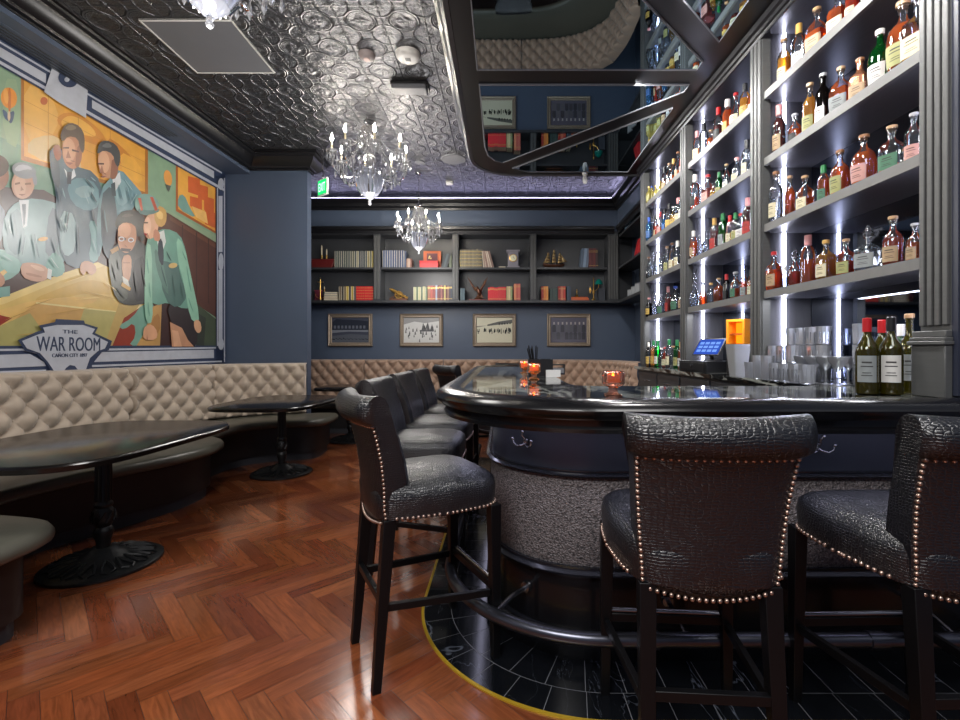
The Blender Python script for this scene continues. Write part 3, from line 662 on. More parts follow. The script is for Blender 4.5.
# bar foot zone: dark marble tiles and brass edging set in the floor
tz = MB(); o0, o1 = .03, .335
def tilerow(oa, ob, step):
    A, B = bp(oa, 5.5, n=60), bp(ob, 5.5, n=60)
    def resamp(pts):
        out = [Vector(pts[0])]; L = [0]
        for i in range(1, len(pts)): L.append(L[-1] + (Vector(pts[i])-Vector(pts[i-1])).length)
        return L
    Lb = resamp(B); tot = Lb[-1]; N = int(tot/step)
    def pt(P_, s):
        i = 0
        while i < len(Lb)-2 and Lb[i+1] < s: i += 1
        t = (s-Lb[i])/max(1e-6, Lb[i+1]-Lb[i]); return Vector(P_[i]).lerp(Vector(P_[i+1]), min(1, t))
    for k in range(N):
        s0, s1 = tot*k/N + .0013, tot*(k+1)/N - .0013; m_ = 3
        a = [pt(A, s0+(s1-s0)*j/m_) for j in range(m_+1)]; b = [pt(B, s0+(s1-s0)*j/m_) for j in range(m_+1)]
        vs = [(p.x, p.y, .0045) for p in a] + [(p.x, p.y, .0045) for p in b]
        tz.add(vs, [(j, m_+1+j, m_+2+j, j+1) for j in range(m_)])
tilerow(.03, .205, .148); tilerow(.2075, .333, .148)
struct('floor_tiles', tz, TILEM, origin=(0,0,0))
gb = MB().prism(bp(.336, 5.5, n=40) + [(2.10,2.3),(.2,2.3),(.2,5.5)], .0005, .0035); struct('floor_grout', gb, GROUT, origin=(0,0,0))
struct('trim_5', MB().sweep([(.334,.0),(.334,.006),(.347,.006),(.347,.0)], bp(0, 5.5, n=40)), pbr('gold_floor_strip', (214,176,52), .3, metal=.5), origin=(0,0,0))
# ================================================================ banquettes
def smooth_poly(pts, it=2):
    for _ in range(it):
        q = [pts[0]]
        for a, b in zip(pts[:-1], pts[1:]): q += [(a[0]*.75+b[0]*.25, a[1]*.75+b[1]*.25), (a[0]*.25+b[0]*.75, a[1]*.25+b[1]*.75)]
        pts = q + [pts[-1]]
    return pts
def arc_sample(pts):
    L = [0]
    for a, b in zip(pts[:-1], pts[1:]): L.append(L[-1] + math.dist(a, b))
    return L
def tuft(parent, path, z0, z1, mat, cw=.185, rh=.106, depth=.066, name='tufted_back', phase=0.0):
    """diamond-buttoned upholstery following a plan path; room on the right-hand side of travel"""
    L = arc_sample(path); tot = L[-1]; nb = max(1, round(tot/cw)); cw = tot/nb
    nu = nb*12; nv = int((z1-z0)/.0125)
    def pos(s):
        i = 0
        while i < len(L)-2 and L[i+1] < s: i += 1
        t = (s-L[i])/max(1e-6, L[i+1]-L[i]); a, b = path[i], path[i+1]
        d = Vector((b[0]-a[0], b[1]-a[1])).normalized()
        if t > .5 and i < len(path)-2: c = path[i+2]; e = Vector((c[0]-b[0], c[1]-b[1])).normalized(); d = d.lerp(e, (t-.5)).normalized()
        if t < .5 and i > 0: c = path[i-1]; e = Vector((a[0]-c[0], a[1]-c[1])).normalized(); d = d.lerp(e, (.5-t)).normalized()
        return Vector((a[0]+(b[0]-a[0])*t, a[1]+(b[1]-a[1])*t)), Vector((d.y, -d.x))
    cache = [pos(tot*i/nu) for i in range(nu+1)]
    def fn(u, v):
        i = round(u*nu); p, n = cache[i]; s = tot*u; z = z0 + (z1-z0)*v; zz = z - z0 + .04
        p1 = s/cw + zz/(2*rh) + phase; q1 = s/cw - zz/(2*rh) + phase
        h = (abs(math.sin(PI*p1))*abs(math.sin(PI*q1)))
        h = h**.5
        e = min(1, min(v, 1-v)*(z1-z0)/.035); e = math.sqrt(max(0, 1-(1-e)**2))
        eu = min(1, min(u, 1-u)*tot/.02); eu = math.sqrt(max(0, 1-(1-eu)**2))
        d = (.035 + depth*h)*e*(.25+.75*eu) + .06
        if v > .995: d = .0
        return (p.x+n.x*d, p.y+n.y*d, z)
    m = MB().grid(fn, nu, nv)
    o = m.build(name, mat, parent, world=True, sharp=70)
    b = MB(); j = 0
    while True:                                       # covered buttons in the dimples
        z = z0 - .04 + rh*j
        if z > z1-.03: break
        if z > z0+.02:
            k0 = 0 if j % 2 == 0 else .5
            for k in range(nb+1):
                s = (k+k0-phase)*cw
                if .02 < s < tot-.02:
                    p, n = cache[min(nu, round(s/tot*nu))]; b.sphere((p.x+n.x*.098, p.y+n.y*.098, z), .011, 7, 4, (1, 1, 1))
        j += 1
    b.build('buttons', mat, parent, world=True, sharp=80)['kind'] = 'stuff'
    return o
def offset_open(path, d):
    out = []
    for i, p in enumerate(path):
        a = path[max(0, i-1)]; b = path[min(len(path)-1, i+1)]; v = Vector((b[0]-a[0], b[1]-a[1])).normalized()
        out.append((p[0]+v.y*d, p[1]-v.x*d))
    return out
def seat(parent, front, back, z0, z1, mat, r=.05, name='seat_cushion'):
    """cushion between a front outline (room on its right) and a back outline; rounded front lip"""
    n = len(front)
    def rs(path, n):
        L = arc_sample(path); out = []
        for k in range(n):
            s = L[-1]*k/(n-1); i = 0
            while i < len(L)-2 and L[i+1] < s: i += 1
            t = (s-L[i])/max(1e-6, L[i+1]-L[i]); out.append((path[i][0]*(1-t)+path[i+1][0]*t, path[i][1]*(1-t)+path[i+1][1]*t))
        return out
    N = 60; f = rs(front, N); b = rs(back, N); m = MB(); rows = []
    prof = [(-.02, z0-.0), (0, z0+.012), (.004, z0+.03), (.002, z1-.03), (-.012, z1-.010), (-.035, z1)]
    for o, z in prof: rows.append([(x, y, z) for x, y in offset_open(f, o)])
    f2 = offset_open(f, -.035)
    for t in (.25, .6, 1): rows.append([(f2[i][0]*(1-t)+b[i][0]*t, f2[i][1]*(1-t)+b[i][1]*t, z1 + .006*math.sin(t*PI)) for i in range(N)])
    rows.append([(b[i][0], b[i][1], z0) for i in range(N)])
    vs = [p for r_ in rows for p in r_]; R = len(rows)
    fs = [(k*N+i, k*N+i+1, ((k+1)%R)*N+i+1, ((k+1)%R)*N+i) for k in range(R) for i in range(N-1)]
    fs += [[k*N for k in range(R)][::-1], [k*N+N-1 for k in range(R)]]
    m.add(vs, fs); return m.build(name, mat, parent, world=True, sharp=50)
def bench(label, front, back, tpaths, loc, mat=VELVET, zt=1.09, phases=(0,), base_off=-.10, seam=None):
    b = thing('banquette', label, 'banquette', loc)
    seat(b, front, back, .385, .465, OLIVE)
    fb = offset_open(front, base_off)
    MB().prism([(x, y) for x, y in fb] + list(reversed(back)), .09, .384).build('base', KICK, b, world=True)
    fk = offset_open(front, base_off-.03)
    MB().prism([(x, y) for x, y in fk] + list(reversed(back)), .0, .089).build('toe_kick', KICKG, b, world=True)
    for k, t in enumerate(tpaths): tuft(b, t, .47, zt, mat, phase=phases[k % len(phases)])
    return b
# travel from near to far along the left wall: room (+X) is on the right of +Y travel
near_front = smooth_poly([(-2.0,-1.2),(-2.0,1.0),(-1.99,1.9),(-2.0,2.12),(-2.12,2.24),(-2.4,2.30),(-2.72,2.34)])
near_back = [(wl(-1.2)+.08,-1.2),(wl(1.0)+.08,1.0),(wl(2.3)+.08,2.33)]
bench('near curved booth bench with olive seat, cut off by the left edge of the photo', near_front, near_back,
      [[(wl(-1.1)+.01,-1.1),(wl(.6)+.01,.6)], [(wl(.61)+.01,.61),(wl(2.33)+.01,2.33)]], (-2.9, .6, 0))
mid_front = smooth_poly([(-2.74,2.42),(-2.80,2.62),(-2.74,2.92),(-2.60,3.22),(-2.42,3.62),(-2.38,3.95),(-2.45,4.2),(-2.62,4.34)])
mid_back = [(wl(2.4)+.08,2.4),(wl(3.3)+.08,3.3),(wl(4.36)+.08,4.36)]
bench('middle booth bench with tufted taupe back under the mural, behind the large table', mid_front, mid_back,
      [[(wl(2.36)+.01,2.36),(wl(4.36)+.01,4.36)]], (-3.0, 3.3, 0))
far_front = smooth_poly([(-2.72,4.40),(-2.75,4.7),(-2.74,5.02),(-2.52,5.22),(-2.15,5.30),(-2.03,5.45),(-2.03,5.7),(-2.06,5.93)])
far_back = [(wl(4.4)+.08,4.4),(-3.3,5.2),(-2.9,5.82),(-2.5,5.88),(-2.42,5.90)]
curve = [(wl(4.38)+.01,4.38),(-3.51,4.70),(-3.46,5.05),(-3.34,5.36)]
fb_ = bench('far booth bench with curved tufted corner, against the blue partition wall', far_front, far_back,
      [smooth_poly(curve), smooth_poly([(-3.335,5.37),(-3.1,5.66),(-2.8,5.86),(-2.46,5.96)])], (-2.9, 5.0, 0), phases=(0, .5))
MB().prism([(wl(4.4)+.003,4.4),(-3.49,4.75),(-3.44,5.05),(-3.32,5.36),(-3.08,5.66),(-2.78,5.86),(-2.47,5.965),(wl(5.96)+.003,5.965)], .0, 1.06).build('corner_ledge', VELVET, fb_, world=True)
# long banquette along the back wall (travel -> +X keeps the room, -Y, on the right)
bb_front = smooth_poly([(-3.4,6.98),(-1,6.98),(.2,6.98),(.75,6.90),(1.08,6.60),(1.16,6.25),(1.16,5.95)]); bb_back = smooth_poly([(-3.4,7.62),(-1,7.62),(.5,7.62),(1.25,7.50),(1.62,7.15),(1.74,6.6),(1.74,5.95)])
bk = bench('long tufted tan banquette running along the back wall below the framed pictures', bb_front, bb_back, 
      [[(x, 7.66), (x+1.245, 7.66)] for x in (-3.45,-2.20,-.95)] + [smooth_poly([(.30,7.66),(.95,7.62),(1.40,7.44),(1.66,7.12)]), smooth_poly([(1.665,7.10),(1.76,6.7),(1.77,6.3),(1.77,5.97)])], (-.8, 7.3, 0), mat=VELVETB, zt=1.10)

# ================================================================ pedestal tables
def sup(cx, cy, a, b, e=4, n=64, off=0):
    out = []
    for i in range(n):
        t = 2*PI*i/n; c, s = math.cos(t), math.sin(t)
        out.append((cx+(a+off)*math.copysign(abs(c)**(2/e), c), cy+(b+off)*math.copysign(abs(s)**(2/e), s)))
    return out
def cafe_table(label, x, y, a, b, dx=0, dy=0, rot=0, e=4):
    t = thing('pedestal_table', label, 'table', (x, y, 0), rot)
    rg = []
    for o, z in ((-.012,.712),(0,.716),(.002,.738),(-.004,.746),(-.012,.75)): rg.append([(px, py, z) for px, py in sup(dx, dy, a, b, e, off=o)])
    MB().loft(rg).build('tabletop', TABLET, t, sharp=40)
    col = MB().lathe([(.034,.10),(.036,.14),(.044,.165),(.05,.19),(.046,.21),(.036,.225),(.044,.24),(.055,.262),(.058,.285),(.05,.315),(.04,.335),(.046,.345),(.046,.358),(.036,.37),(.034,.69),(.05,.70),(.07,.712)], 18)
    for k in range(10):
        q = 2*PI*k/10; col.tube([(.036*math.cos(q), .036*math.sin(q), .375), (.034*math.cos(q), .034*math.sin(q), .685)], .006, 5)
        col.tube([(.056*math.cos(q), .056*math.sin(q), .255), (.058*math.cos(q+.3), .058*math.sin(q+.3), .285), (.05*math.cos(q+.6), .05*math.sin(q+.6), .315)], .006, 5)
    col.build('column', IRON, t, sharp=50)
    base = MB().lathe([(.285,.0),(.29,.006),(.288,.018),(.27,.026),(.255,.028),(.17,.046),(.11,.062),(.10,.075),(.075,.082),(.06,.10),(.036,.105)], 48)
    for k in range(16):
        q = 2*PI*k/16
        for s in (-1, 1):
            base.tube([(.12*math.cos(q), .12*math.sin(q), .06), (.18*math.cos(q+s*.10), .18*math.sin(q+s*.10), .052), (.235*math.cos(q+s*.13), .235*math.sin(q+s*.13), .038), (.255*math.cos(q+s*.03), .255*math.sin(q+s*.03), .033)], [.006,.010,.008,.003], 5)
    base.build('base', IRON, t, sharp=50)
    return t
cafe_table('large black pedestal table nearest the camera, in front of the middle booth', -2.33, 2.77, .52, .69, .0, -.07)
cafe_table('small black pedestal table beyond the large one, by the far curved booth', -2.24, 4.81, .46, .62, .04, -.13)
cafe_table('black table half hidden behind the blue partition wall, near the back wall', -2.1, 6.55, .42, .42, 0, 0)

# ================================================================ bar stools
def make_stool(label):
    t = thing('bar_stool', label, 'bar stool', (0,0,0), 0, 'croc leather bar stools')
    def outl(off, z, n=48):
        out = []
        for i in range(n):
            a = 2*PI*i/n; c, s = math.cos(a), math.sin(a); e = 5
            px = math.copysign(abs(c)**(2/e), c); py = math.copysign(abs(s)**(2/e), s)
            wv = .235 if py > 0 else .235 - .035*abs(py)
            out.append(((wv+off)*px, .02+(.245+off)*py, z + (.0 if z > .7 else .022*(1-abs(px))*0)))
        return out
    rg = []
    for o, z in ((-.012,.618),(0,.622),(.004,.66),(.006,.70),(.0,.728),(-.018,.745),(-.05,.758),(-.11,.768),(-.18,.772)): rg.append(outl(o, z))
    MB().loft(rg).build('seat', CROC, t, sharp=60)
    # back: side section (y,z) swept over the width
    sec = [(-.125,.64),(-.128,.74),(-.144,.83),(-.170,.92),(-.196,.98),(-.222,1.03)]
    for k in range(0, 9): 
        a = math.radians(20 + k*30); sec.append((-.278+.054*math.cos(a), 1.026+.054*math.sin(a)))
    sec += [(-.280,.975),(-.265,.92),(-.247,.84),(-.235,.74),(-.232,.66),(-.222,.622),(-.20,.605),(-.165,.612)]
    def hw(z): return .182 + .028*max(0, min(1, (z-.62)/.36))
    nu = 16; m = MB(); rows = []
    for i in range(nu+1):
        u = -1 + 2*i/nu; row = []
        for (y, z) in sec:
            roll = z > .98; h = hw(z) + (.022 if roll else 0)
            edge = max(0, abs(u)-.86)/.14; rr = edge**2*.010
            cyy = -.25 if z > .96 else -.215 + (-.045)*(z-.74)/.24
            yy = y + (cyy-y)*edge**3*.25 + .028*u*u - (.0 if z > .66 else 0)
            zz = z - (.022*(1-u*u) if z < .66 else 0) + (.0 if not roll else (.008*(u*u)))
            row.append((u*h, yy, zz))
        rows.append(row)
    n = len(sec); vs = [p for r in rows for p in r]
    fs = [(i*n+k, i*n+(k+1)%n, (i+1)*n+(k+1)%n, (i+1)*n+k) for i in range(nu) for k in range(n)] + [list(range(n))[::-1], [nu*n+k for k in range(n)]]
    m.add(vs, fs); m.build('backrest', CROC, t, sharp=55)
    na = MB()
    def nail(p, r=.0068): na.sphere(p, r, 6, 4)
    for s in (-1, 1):                                 # up both edges of the outside back
        for k in range(23):
            z = .612 + .360*k/22; u = s*.965; i = min(range(15, n), key=lambda q: abs(sec[q][1]-z)); 
            ys = [(-.280,.975),(-.265,.92),(-.247,.84),(-.235,.74),(-.232,.66),(-.222,.60)]
            for a, b in zip(ys[:-1], ys[1:]):
                if b[1] <= z <= a[1]: y = b[0]+(a[0]-b[0])*(z-b[1])/(a[1]-b[1])
            nail((u*hw(z), y+.028*u*u+.001, z))
    for k in range(21):
        u = -.96+1.92*k/20; nail((u*hw(1.0), -.2815+.028*u*u, .973)); nail((u*hw(.62), -.226+.028*u*u, .612-.022*(1-u*u)))
    b0 = outl(.004, .630, 2400)
    L = arc_sample(b0); acc = 0
    for i in range(2399):
        if L[i] >= acc:
            acc += .0195
            if b0[i][1] > -.17: nail((b0[i][0], b0[i][1], .630))
    na.build('nailhead_trim', AGEDB, t, sharp=80)['kind'] = 'stuff'
    for sx in (-1, 1):
        MB().bar((sx*.208, .235, .625), (sx*.215, .238, 0), (.046, .030)).build('leg', LEGM, t, bevel=.002)
        MB().bar((sx*.163, -.185, .62), (sx*.172, -.235, 0), (.046, .032)).build('leg', LEGM, t, bevel=.002)
        MB().bar((sx*.211, .215, .27), (sx*.170, -.20, .30), .020, .028).build('side_stretcher', LEGM, t, bevel=.002)
    fp = MB().bar((-.20, .237, .285), (.20, .237, .285), .020, .030).build('footrest', LEGM, t, bevel=.002)
    MB().tube([(-.19, .243, .305), (.19, .243, .305)], .0095, 8).build('metal_rod', CHROME, fp, sharp=60)
    MB().bar((-.155, -.215, .33), (.155, -.215, .33), .020, .028).build('back_stretcher', LEGM, t, bevel=.002)
    return t
R = math.radians
st = make_stool('black croc-leather bar stool in the centre foreground, its back squarely to the camera'); st.location = (.568, 1.474, 0); st.rotation_euler.z = R(-4)
def stool(x, y, r, label): dup(st, (x, y, 0), R(r), label)
stool(1.262, 1.46, 1.5, 'black croc-leather bar stool at the right edge of the photo, partly cut off')
stool(-.345, 2.0, -60.4, 'black croc-leather bar stool nearest on the left side, seat turned to the bar corner')
stool(-.50, 2.80, -92, 'second bar stool of the row along the left side, right behind the nearest one')
stool(-.50, 3.46, -94, 'third bar stool of the row along the left side of the bar')
stool(-.50, 4.16, -95, 'fourth bar stool of the row along the left side of the bar')
stool(-.44, 5.45, -52, 'black bar stool standing at the far left corner of the bar, apart from the row')
stool(.12, 5.85, 176, 'black bar stool at the far end of the bar, only its top edge showing')
# ================================================================ canopy above the bar with mirror panes
can = thing('bar_canopy', 'black framed canopy with mirrored panels hanging over the bar', 'ceiling canopy', (.9, 3.4, 3.34))
def cpath(off=0):
    X0 = -.38 - off; pts = [(2.10, 5.70+off), (.25, 5.70+off)]
    r = .55 + off
    for i in range(1, 13):
        a = PI/2 + (PI/2)*i/12; pts.append((X0+r+r*math.cos(a), 5.70+off-r+r*math.sin(a)))
    return pts + bp(.33+off)[1:]
def clockw(p): return p
ring = cpath(-.03)
MB().prism(ring + [(XR-.02, ring[-1][1]), (XR-.02, ring[0][1])], 3.34, 3.699).build('soffit_board', BLACKM, can, world=True)
# travel far->left->near: room outside is on the right
FAS = [(-.03,3.335),(.0,3.325),(.012,3.335),(.012,3.36),(.022,3.365),(.022,3.40),(.034,3.41),(.034,3.45),(.05,3.47),(.06,3.53),(.085,3.60),(.09,3.64),(.12,3.66),(.12,3.699),(-.03,3.699)]
MB().sweep(FAS, cpath(-.02)).build('fascia_moulding', pbr('grey_black_cornice', (70,72,76), .3, var=.1, coat=.3), can, world=True, sharp=25)
panes = [[(-.19,1.80),(1.44,3.43),(1.44,3.53),(-.19,3.53)],
         [(-.185,3.73),(1.46,3.73),(1.46,3.83),(.0,5.28),(-.09,5.22),(-.16,5.08),(-.185,4.87)],
         [(.11,5.45),(1.46,4.09),(1.46,5.55),(.3,5.55)],
         [(.12,1.87),(1.46,3.21),(1.46,1.87)]]
for p in panes:
    MB().prism(p, 3.332, 3.3395).build('mirror_pane', MIRROR, can, world=True)
    MB().tube([(x, y, 3.334) for x, y in p], .009, 6, closed=True).build('pane_bead', GREYPL, can, world=True, sharp=60)
# ================================================================ bottle cabinet
def FX(Y): return 1.75 - .0274*Y
cab = thing('bottle_cabinet', 'tall dark back-bar cabinet with lit bottle shelves and fluted grey pilasters', 'back bar cabinet', (1.75, 3.5, 0))
PIL = [(1.80,1.93),(3.05,3.18),(4.22,4.35),(5.36,5.50)]
BAYS = [(1.93,3.05),(3.18,4.22),(4.35,5.36)]
MX = .335                                             # depth to the mirror back
def quad_x(m, y0, y1, o0, o1, z0, z1):                # block following the cabinet face, o = depth behind it
    m.prism([(FX(y0)+o0,y0),(FX(y0)+o1,y0),(FX(y1)+o1,y1),(FX(y1)+o0,y1)], z0, z1); return m
for k, (a, b) in enumerate(PIL):
    quad_x(MB(), a+.035, b-.035, .02, MX, 1.066, 3.33).build('divider', SHELFM, cab, world=True)
    zb = 1.066 if k else 1.066
    p = quad_x(MB(), a, b, .0, .05, zb, 3.33).build('pilaster', GREYW, cab, world=True)
    m = MB(); w = (b-a); nf = 4 if k == 0 else 3
    for j in range(nf):
        y0 = a + w*(j+.15)/nf; quad_x(m, y0, y0+w*.7/nf, -.012, .0, zb+.28 if k == 0 else zb+.02, 3.30)
    m.build('fluting', GREYW, p, world=True, bevel=.003)
    if k == 0:
        quad_x(MB(), a-.005, b+.012, -.03, .0, 1.066, 1.27).build('plinth_block', GREYW, p, world=True, bevel=.004)
        m = MB(); quad_x(m, a-.012, b+.02, -.04, .0, 1.27, 1.285); quad_x(m, a-.008, b+.016, -.034, .0, 1.285, 1.30); quad_x(m, a-.004, b+.012, -.026, 0, 1.30, 1.325)
        m.build('plinth_moulding', GREYW, p, world=True, bevel=.003)
quad_x(MB(), 1.775, 1.80, -.0, .40, 1.078, 3.33).build('end_panel', NAVYP, cab, world=True)
SH = [1.585, 2.01, 2.435, 2.86]
LEDW = .011
for k, (a, b) in enumerate(BAYS):
    quad_x(MB(), a-.03, b+.03, MX, MX+.012, 1.066, 3.33).build('mirror_back', MIRRORB, cab, world=True)
    for z in SH:
        s = quad_x(MB(), a+.001-.035, b-.001+.035, .03, MX-.002, z, z+.036).build('shelf', SHELFM, cab, world=True)
        quad_x(MB(), a+.001, b-.001, .008, .03, z-.004, z+.044).build('shelf_edge', GREYEDGE, s, world=True)
    for Yd, d in ((b+.033, -1), (a-.033, 1)):  # strip on each bay's near divider is unseen, added for brighter bottles
        c = .155
        for i in range(5):
            z0 = ([1.066]+[q+.037 for q in SH])[i]; z1 = (SH+[3.32])[i]
            m = MB(); x = FX(Yd)+c; y0, y1 = sorted((Yd, Yd+d*.015)); m.box(x-LEDW/2, x+LEDW/2, y0, y1, z0+.005, z1-.002)
            m.build('led_strip', LED, cab, world=True)
    quad_x(MB(), a-.03, b+.03, .0, MX, 3.30, 3.33).build('top_panel', SHELFM, cab, world=True)
CC = [(0,3.339),(0,3.25),(.012,3.25),(.016,3.27),(.03,3.275),(.034,3.295),(.05,3.305),(.055,3.339)]
cpth = [(FX(5.5),5.50),(FX(1.8),1.80)]
MB().sweep(CC, cpth).build('cornice', BLACKM, cab, world=True, sharp=20)
quad_x(MB(), 5.47, 5.50, .0, .40, 1.066, 3.33).build('end_panel', NAVYP, cab, world=True)
# ---- back counter
bc = thing('back_counter', 'dark back counter with black marble top running below the bottle shelves', 'counter', (1.75, 4.0, 0))
m = MB(); m.prism([(FX(2.45)-.08,2.45),(XR-.1,2.45),(XR-.1,5.50),(FX(5.5)-.08,5.50)], 1.035, 1.065); m.build('countertop', MARBLE, bc, world=True)
m = MB(); m.prism([(FX(2.47)-.04,2.47),(XR-.1,2.47),(XR-.1,5.46),(FX(5.46)-.04,5.46)], .08, 1.034); m.build('cabinet_body', DARKP, bc, world=True)
for k in range(5):
    y0 = 2.52+.58*k; d = MB(); quad_x(d, y0, y0+.54, -.058, -.041, .84, 1.01); dr = d.build('drawer', DARKP, bc, world=True, bevel=.003)
    y = y0+.27; MB().tube([(FX(y)-.058,y-.05,.925),(FX(y)-.078,y-.04,.925),(FX(y)-.078,y+.04,.925),(FX(y)-.058,y+.05,.925)], .005, 6).build('pull_handle', CHROME, dr, world=True)
    d = MB(); quad_x(d, y0, y0+.54, -.058, -.041, .10, .82); dr = d.build('door', DARKP, bc, world=True, bevel=.003)
    MB().tube([(FX(y)-.058,y+.2,.7),(FX(y)-.078,y+.2,.69),(FX(y)-.078,y+.2,.60),(FX(y)-.058,y+.2,.59)], .005, 6).build('pull_handle', CHROME, dr, world=True)
# ================================================================ bottles
GL = {'clear': glassy('clear_bottle_glass', (244,246,250), .03, (240,244,250), .04, .42),
      'green': glassy('green_bottle_glass', (20,150,70), .25, (16,120,50)), 'olive': glassy('olive_wine_glass', (150,140,30), .28, (110,104,20), edge=.35),
      'amber': glassy('amber_bottle_glass', (216,130,50), .15, (180,90,30)), 'dark': glassy('dark_bottle_glass', (30,22,20), .7, (20,16,16), edge=.3),
      'blue': glassy('pale_blue_bottle_glass', (120,190,240), .2, (110,180,235)), 'copper': pbr('copper_coated_bottle', (206,140,108), .22, metal=.85),
      'yellow': glassy('pale_yellow_bottle_glass', (240,226,150), .35, (226,214,130))}
LQ = {'amber': glassy('amber_whiskey', (255,140,30), .7, (255,116,14), edge=.15), 'gold': glassy('golden_spirit', (255,200,70), .65, (255,180,44), edge=.15),
      'red': glassy('reddish_bourbon', (240,84,16), .68, (236,66,14), edge=.15), 'wine': glassy('dark_red_liquor', (130,26,30), .6, (124,28,34), edge=.15),
      'pink': glassy('pink_spirit', (236,130,120), .35, (236,130,120), edge=.15), 'water': glassy('clear_spirit', (230,236,242), .16, (230,236,242), edge=.15)}
LBC = {'cream': (226,216,180), 'white': (228,226,222), 'gold': (214,178,90), 'green': (70,120,92), 'black': (28,28,30), 'red': (176,40,36), 'tan': (186,156,120), 'grey': (150,156,158), 'olive': (170,170,110), 'pinkish': (214,160,150), 'blue': (70,110,170)}
LB = {k: pbr(k+'_paper_label', tuple(int(q*.86) for q in v), .6, var=.1, vscale=40) for k, v in LBC.items()}
CPC = {'cork': (176,140,104), 'red': (170,24,30), 'black': (24,24,26), 'gold': (190,150,80), 'white': (224,220,214), 'green': (30,110,60), 'wood': (140,96,64), 'glass': None, 'blue': (40,80,170), 'pink': (220,150,150), 'silver': (170,170,176)}
CP = {k: (pbr(k+'_bottle_cap', v, .35, var=.06) if v else GL['clear']) for k, v in CPC.items()}
INK = pbr('printed_ink', (46,44,46), .6)
# shapes: profile of (r, z) with height 1 and widths in metres at height .3
SHAPES = {
 'slim':   [(.030,0),(.033,.01),(.033,.58),(.030,.64),(.016,.74),(.013,.80),(.013,.93),(.015,.94),(.015,.96)],
 'tall':   [(.034,0),(.038,.01),(.038,.62),(.034,.68),(.018,.77),(.0135,.80),(.0135,.94),(.016,.945),(.016,.965)],
 'round':  [(.040,0),(.046,.02),(.052,.30),(.052,.50),(.044,.62),(.026,.70),(.015,.74),(.014,.88),(.019,.89),(.019,.92)],
 'squat':  [(.046,0),(.050,.02),(.050,.52),(.045,.60),(.022,.68),(.017,.72),(.017,.86),(.021,.87),(.021,.90)],
 'pear':   [(.032,0),(.036,.02),(.048,.26),(.046,.40),(.030,.56),(.018,.70),(.014,.80),(.014,.93),(.017,.94),(.017,.96)],
 'wine':   [(.034,0),(.038,.01),(.038,.55),(.034,.62),(.020,.71),(.0135,.77),(.0125,.95),(.0145,.955),(.0145,.975)],
 'decanter': [(.055,0),(.060,.02),(.060,.44),(.052,.52),(.030,.58),(.014,.62),(.013,.70),(.022,.72),(.022,.74)],
}
def sq(prof):                                         # square-section version handled with 4-gon superellipse
    return prof
BM = {}
